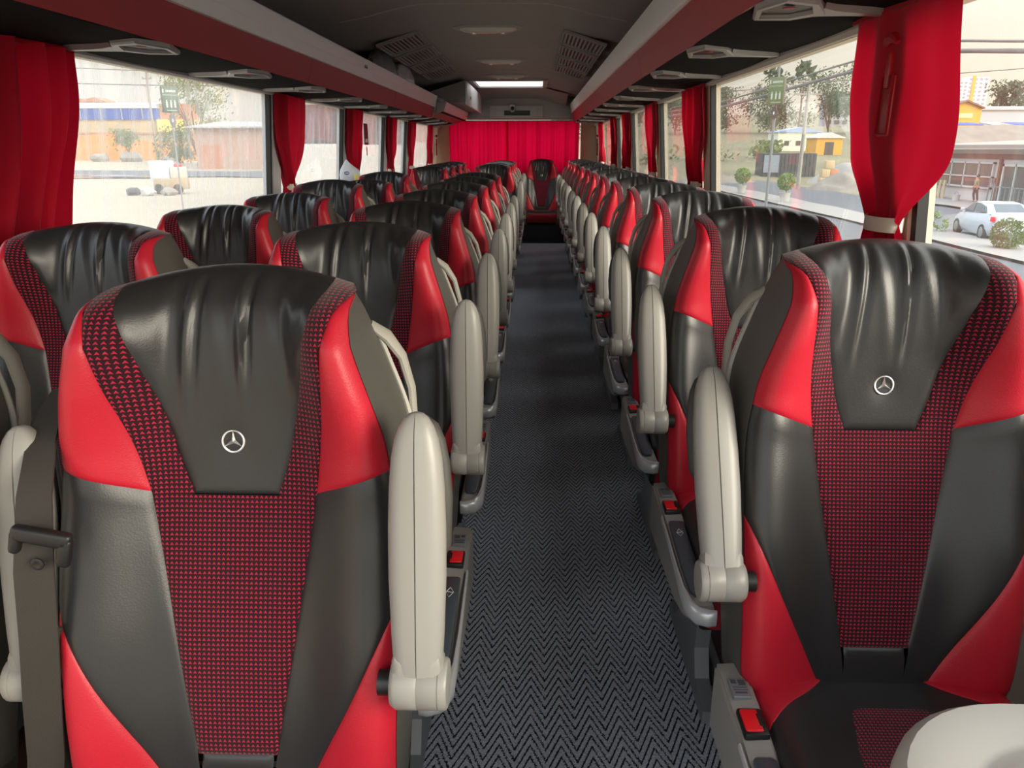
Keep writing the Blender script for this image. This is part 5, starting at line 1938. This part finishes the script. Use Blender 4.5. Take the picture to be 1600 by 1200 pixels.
ed = [(0, 1), (1, 2), (2, 3), (3, 4), (4, 5), (2, 6), (6, 7), (7, 8), (8, 9), (2, 10), (10, 11), (11, 12), (12, 13), (0, 14), (14, 15), (15, 16), (16, 17), (0, 18), (18, 19), (19, 20), (20, 21)]
skin('body', body, ed, M_skin, t)
sh = [(p[0], p[1], p[2], p[3] + .018, (p[4] if len(p) > 4 else p[3]) + .018) for p in (body[1], body[2], body[6], body[7], body[10], body[11])]
skin('olive_top', [(0, 0, .98, .155, .13)] + sh, [(0, 1), (1, 2), (2, 3), (3, 4), (2, 5), (5, 6)], mat('olive_cloth', rgb(128, 128, 92), .8), t)
tr_ = [(p[0], p[1], p[2], p[3] + .018, (p[4] if len(p) > 4 else p[3]) + .018) for p in (body[0], body[14], body[15], body[16], body[18], body[19], body[20])]
skin('trousers', tr_, [(0, 1), (1, 2), (2, 3), (0, 4), (4, 5), (5, 6)], mat('dark_cloth', rgb(70, 60, 58), .8), t)
mb = MB(); mb.lathe([(.10, 0), (.105, .05), (.09, .12), (.04, .16), (.002, .165)], 'Z', (.005, -.02, 1.60), 14); mb.build('hair', M_dark, t, 60)
t = thing('white_bucket', 'small white bucket beside the walking person', 'bucket', (28.3, 52.7, GZ + .18))
mb = MB(); mb.lathe([(.20, 0), (.24, .40), (.25, .42), (.22, .42), (.19, .05)], 'Z', seg=16); mb.build('pail', M_white, t, 40)
mb = MB(); mb.tube([(0, -.24, .4), (0, -.16, .56), (0, 0, .62), (0, .16, .56), (0, .24, .4)], .012, 6); mb.build('bail', M_frame, t)

# white saloon car on the far carriageway, seen from its left rear
t = thing('white_car', 'white saloon car with red tail lamps on the road outside the right window', 'car', (19.0, 32.3, GZ + .06), None, math.radians(-9))
M_carw = mat('white_car_paint', rgb(176, 184, 194), .25, coat=.5)
M_carg = mat('car_glass', rgb(70, 82, 92), .1)
M_tyre = mat('tyre_rubber', rgb(38, 38, 42), .8)
half = [(-2.15, .42, .62, .80), (-2.20, .62, .80, .82), (-2.10, .95, 1.0, .80)]
# body: sections along y (rear = -y, front = +y): (y, bottom, belt, half width)
secs = [(-2.20, .38, .88, .70), (-2.12, .26, 1.04, .80), (-1.6, .20, 1.08, .88), (-.6, .18, 1.02, .90), (.6, .18, .98, .90), (1.5, .20, .90, .87), (2.0, .26, .76, .78), (2.18, .36, .62, .62)]
rings = []
for (y, b, zt, w) in secs:
    rings.append([(-w * .86, y, b), (-w, y, b + (zt - b) * .3), (-w * .99, y, b + (zt - b) * .65), (-w * .88, y, zt - .02), (-w * .5, y, zt + .01), (0, y, zt + .02), (w * .5, y, zt + .01), (w * .88, y, zt - .02), (w * .99, y, b + (zt - b) * .65), (w, y, b + (zt - b) * .3), (w * .86, y, b)])
mb = MB(); mb.loft(rings); mb.build('body', M_carw, t, 50)
cab = [(-1.72, 1.04, .72, 1.06), (-1.0, 1.0, .66, 1.42), (-.3, 1.0, .66, 1.47), (.35, .98, .66, 1.42), (1.15, .94, .72, .98)]
mb = MB(); mb.loft([[(-w * 1.12, y, b), (-w, y, z - .06), (-w * .8, y, z), (w * .8, y, z), (w, y, z - .06), (w * 1.12, y, b)] for (y, b, w, z) in cab]); cabo = mb.build('cabin', M_carw, t, 50)
def quad_glass(nm, q, n):
    mb = MB(); q = [Vector(p) for p in q]; n = Vector(n).normalized() * .012
    mb.hexa([p for p in q], [p + n for p in q]); return mb.build(nm, M_carg, t)
for sx in (-1, 1):
    mb = MB()
    for poly in ([(-.62, 1.05), (-.06, 1.05), (-.06, 1.395), (-.40, 1.39), (-.95, 1.30), (-1.20, 1.09)], [(.0, 1.05), (.98, 1.0), (.70, 1.15), (.32, 1.35), (.0, 1.39)]):
        mb = MB(); n0 = len(poly)
        def xat(z): return sx * (.80 - (z - 1.0) * .26 + .012)
        v = [(xat(z), y, z) for y, z in poly] + [(xat(z) - sx * .05, y, z) for y, z in poly]
        f = [tuple(range(n0)), tuple(range(n0, 2 * n0))[::-1]] + [(i, (i + 1) % n0, n0 + (i + 1) % n0, n0 + i) for i in range(n0)]
        mb.add(v, f); mb.build('side_window', M_carg, t, 30)
    mb = MB(); mb.rbox(sx * .80 - .09, sx * .80 + .05, -2.19, -2.02, .80, .98, .02); mb.build('tail_lamp', M_button, t)
    mb = MB(); mb.rbox(sx * .92 - .08, sx * .92 + .08, .72, .88, 1.0, 1.12, .03); mb.build('mirror', M_carw, t)
    for y in (-1.35, 1.32):
        mb = MB(); mb.lathe([(.20, -.10), (.30, -.11), (.32, -.06), (.32, .06), (.30, .11), (.20, .10)], 'X', (sx * .80, y, .32), 24); w = mb.build('wheel', M_tyre, t, 40)
        mb = MB(); mb.lathe([(.21, 0), (.19, .012), (.05, .03), (.0, .03)], 'X', seg=18); mb.v = [(sx * (.90 + p[0]), y + p[1], .32 + p[2]) for p in mb.v]; mb.build('rim', M_frame, w, 40)
quad_glass('rear_window', [(-.56, -1.60, 1.12), (.56, -1.60, 1.12), (.50, -1.05, 1.395), (-.50, -1.05, 1.395)], (0, -.5, 1))
quad_glass('windscreen', [(-.58, 1.05, 1.03), (.58, 1.05, 1.03), (.52, .42, 1.38), (-.52, .42, 1.38)], (0, .5, 1))
mb = MB(); mb.rbox(-.26, .26, -2.235, -2.205, .66, .78, .004); mb.build('number_plate', M_print, t)
mb = MB(); mb.rbox(-.74, .74, -2.24, -2.10, .36, .56, .03); mb.build('rear_bumper', M_carw, t)

# median plants
def topiary(label, x, y, d, h):
    t = tree('topiary', label, x, y, h, d, M_leafb, int(x * 10 + y), trunk=.5, zb=GZ + .16, leaves=900, group='ball plants on the median', leaf=.10, ball=True)
    t['category'] = 'plant'
    mb = MB(); mb.lathe([(.28, 0), (.36, .55), (.40, .60), (.34, .60), (.30, .50)], 'Z', seg=18); mb.build('pot', M_white, t, 40)
topiary('ball-shaped plant in a white pot, nearer one, right of the tall sign post', 16.66, 52, 1.15, 1.85)
topiary('ball-shaped plant in a white pot, farther one, left of the tall sign post', 16.4, 62, 1.25, 1.95)
t = tree('round_bush', 'clipped round grey-green bush on the median in front of the white car', 17.1, 28, 1.05, 1.15, M_leaf, 200, trunk=.02, zb=GZ + .16, leaves=1100, leaf=.07, ball=True)
t = tree('low_plant', 'low bright green plant on the median left of the white car', 17.5, 34.5, .75, 1.2, M_leafb, 201, trunk=.02, zb=GZ + .16, leaves=420, leaf=.10)
# far pylon
t = thing('lattice_pylon', 'small lattice pylon on the far ridge between the curtains', 'pylon', (68, 250, gg(68, 250)))
mb = MB()
for sx in (-1, 1):
    mb.tube([(sx * 1.6, 0, 0), (sx * .35, 0, 9), (sx * .2, 0, 12)], .12, 5)
for k in range(5):
    z = 1.5 + k * 2; w = 1.6 - z * .13
    mb.tube([(-w, 0, z), (w - .2, 0, z + 1.6)], .07, 5); mb.tube([(w, 0, z), (-w + .2, 0, z + 1.6)], .07, 5)
for z in (8.5, 10.5):
    mb.tube([(-2.2, 0, z), (2.2, 0, z)], .10, 5)
mb.build('lattice', M_wire, t)
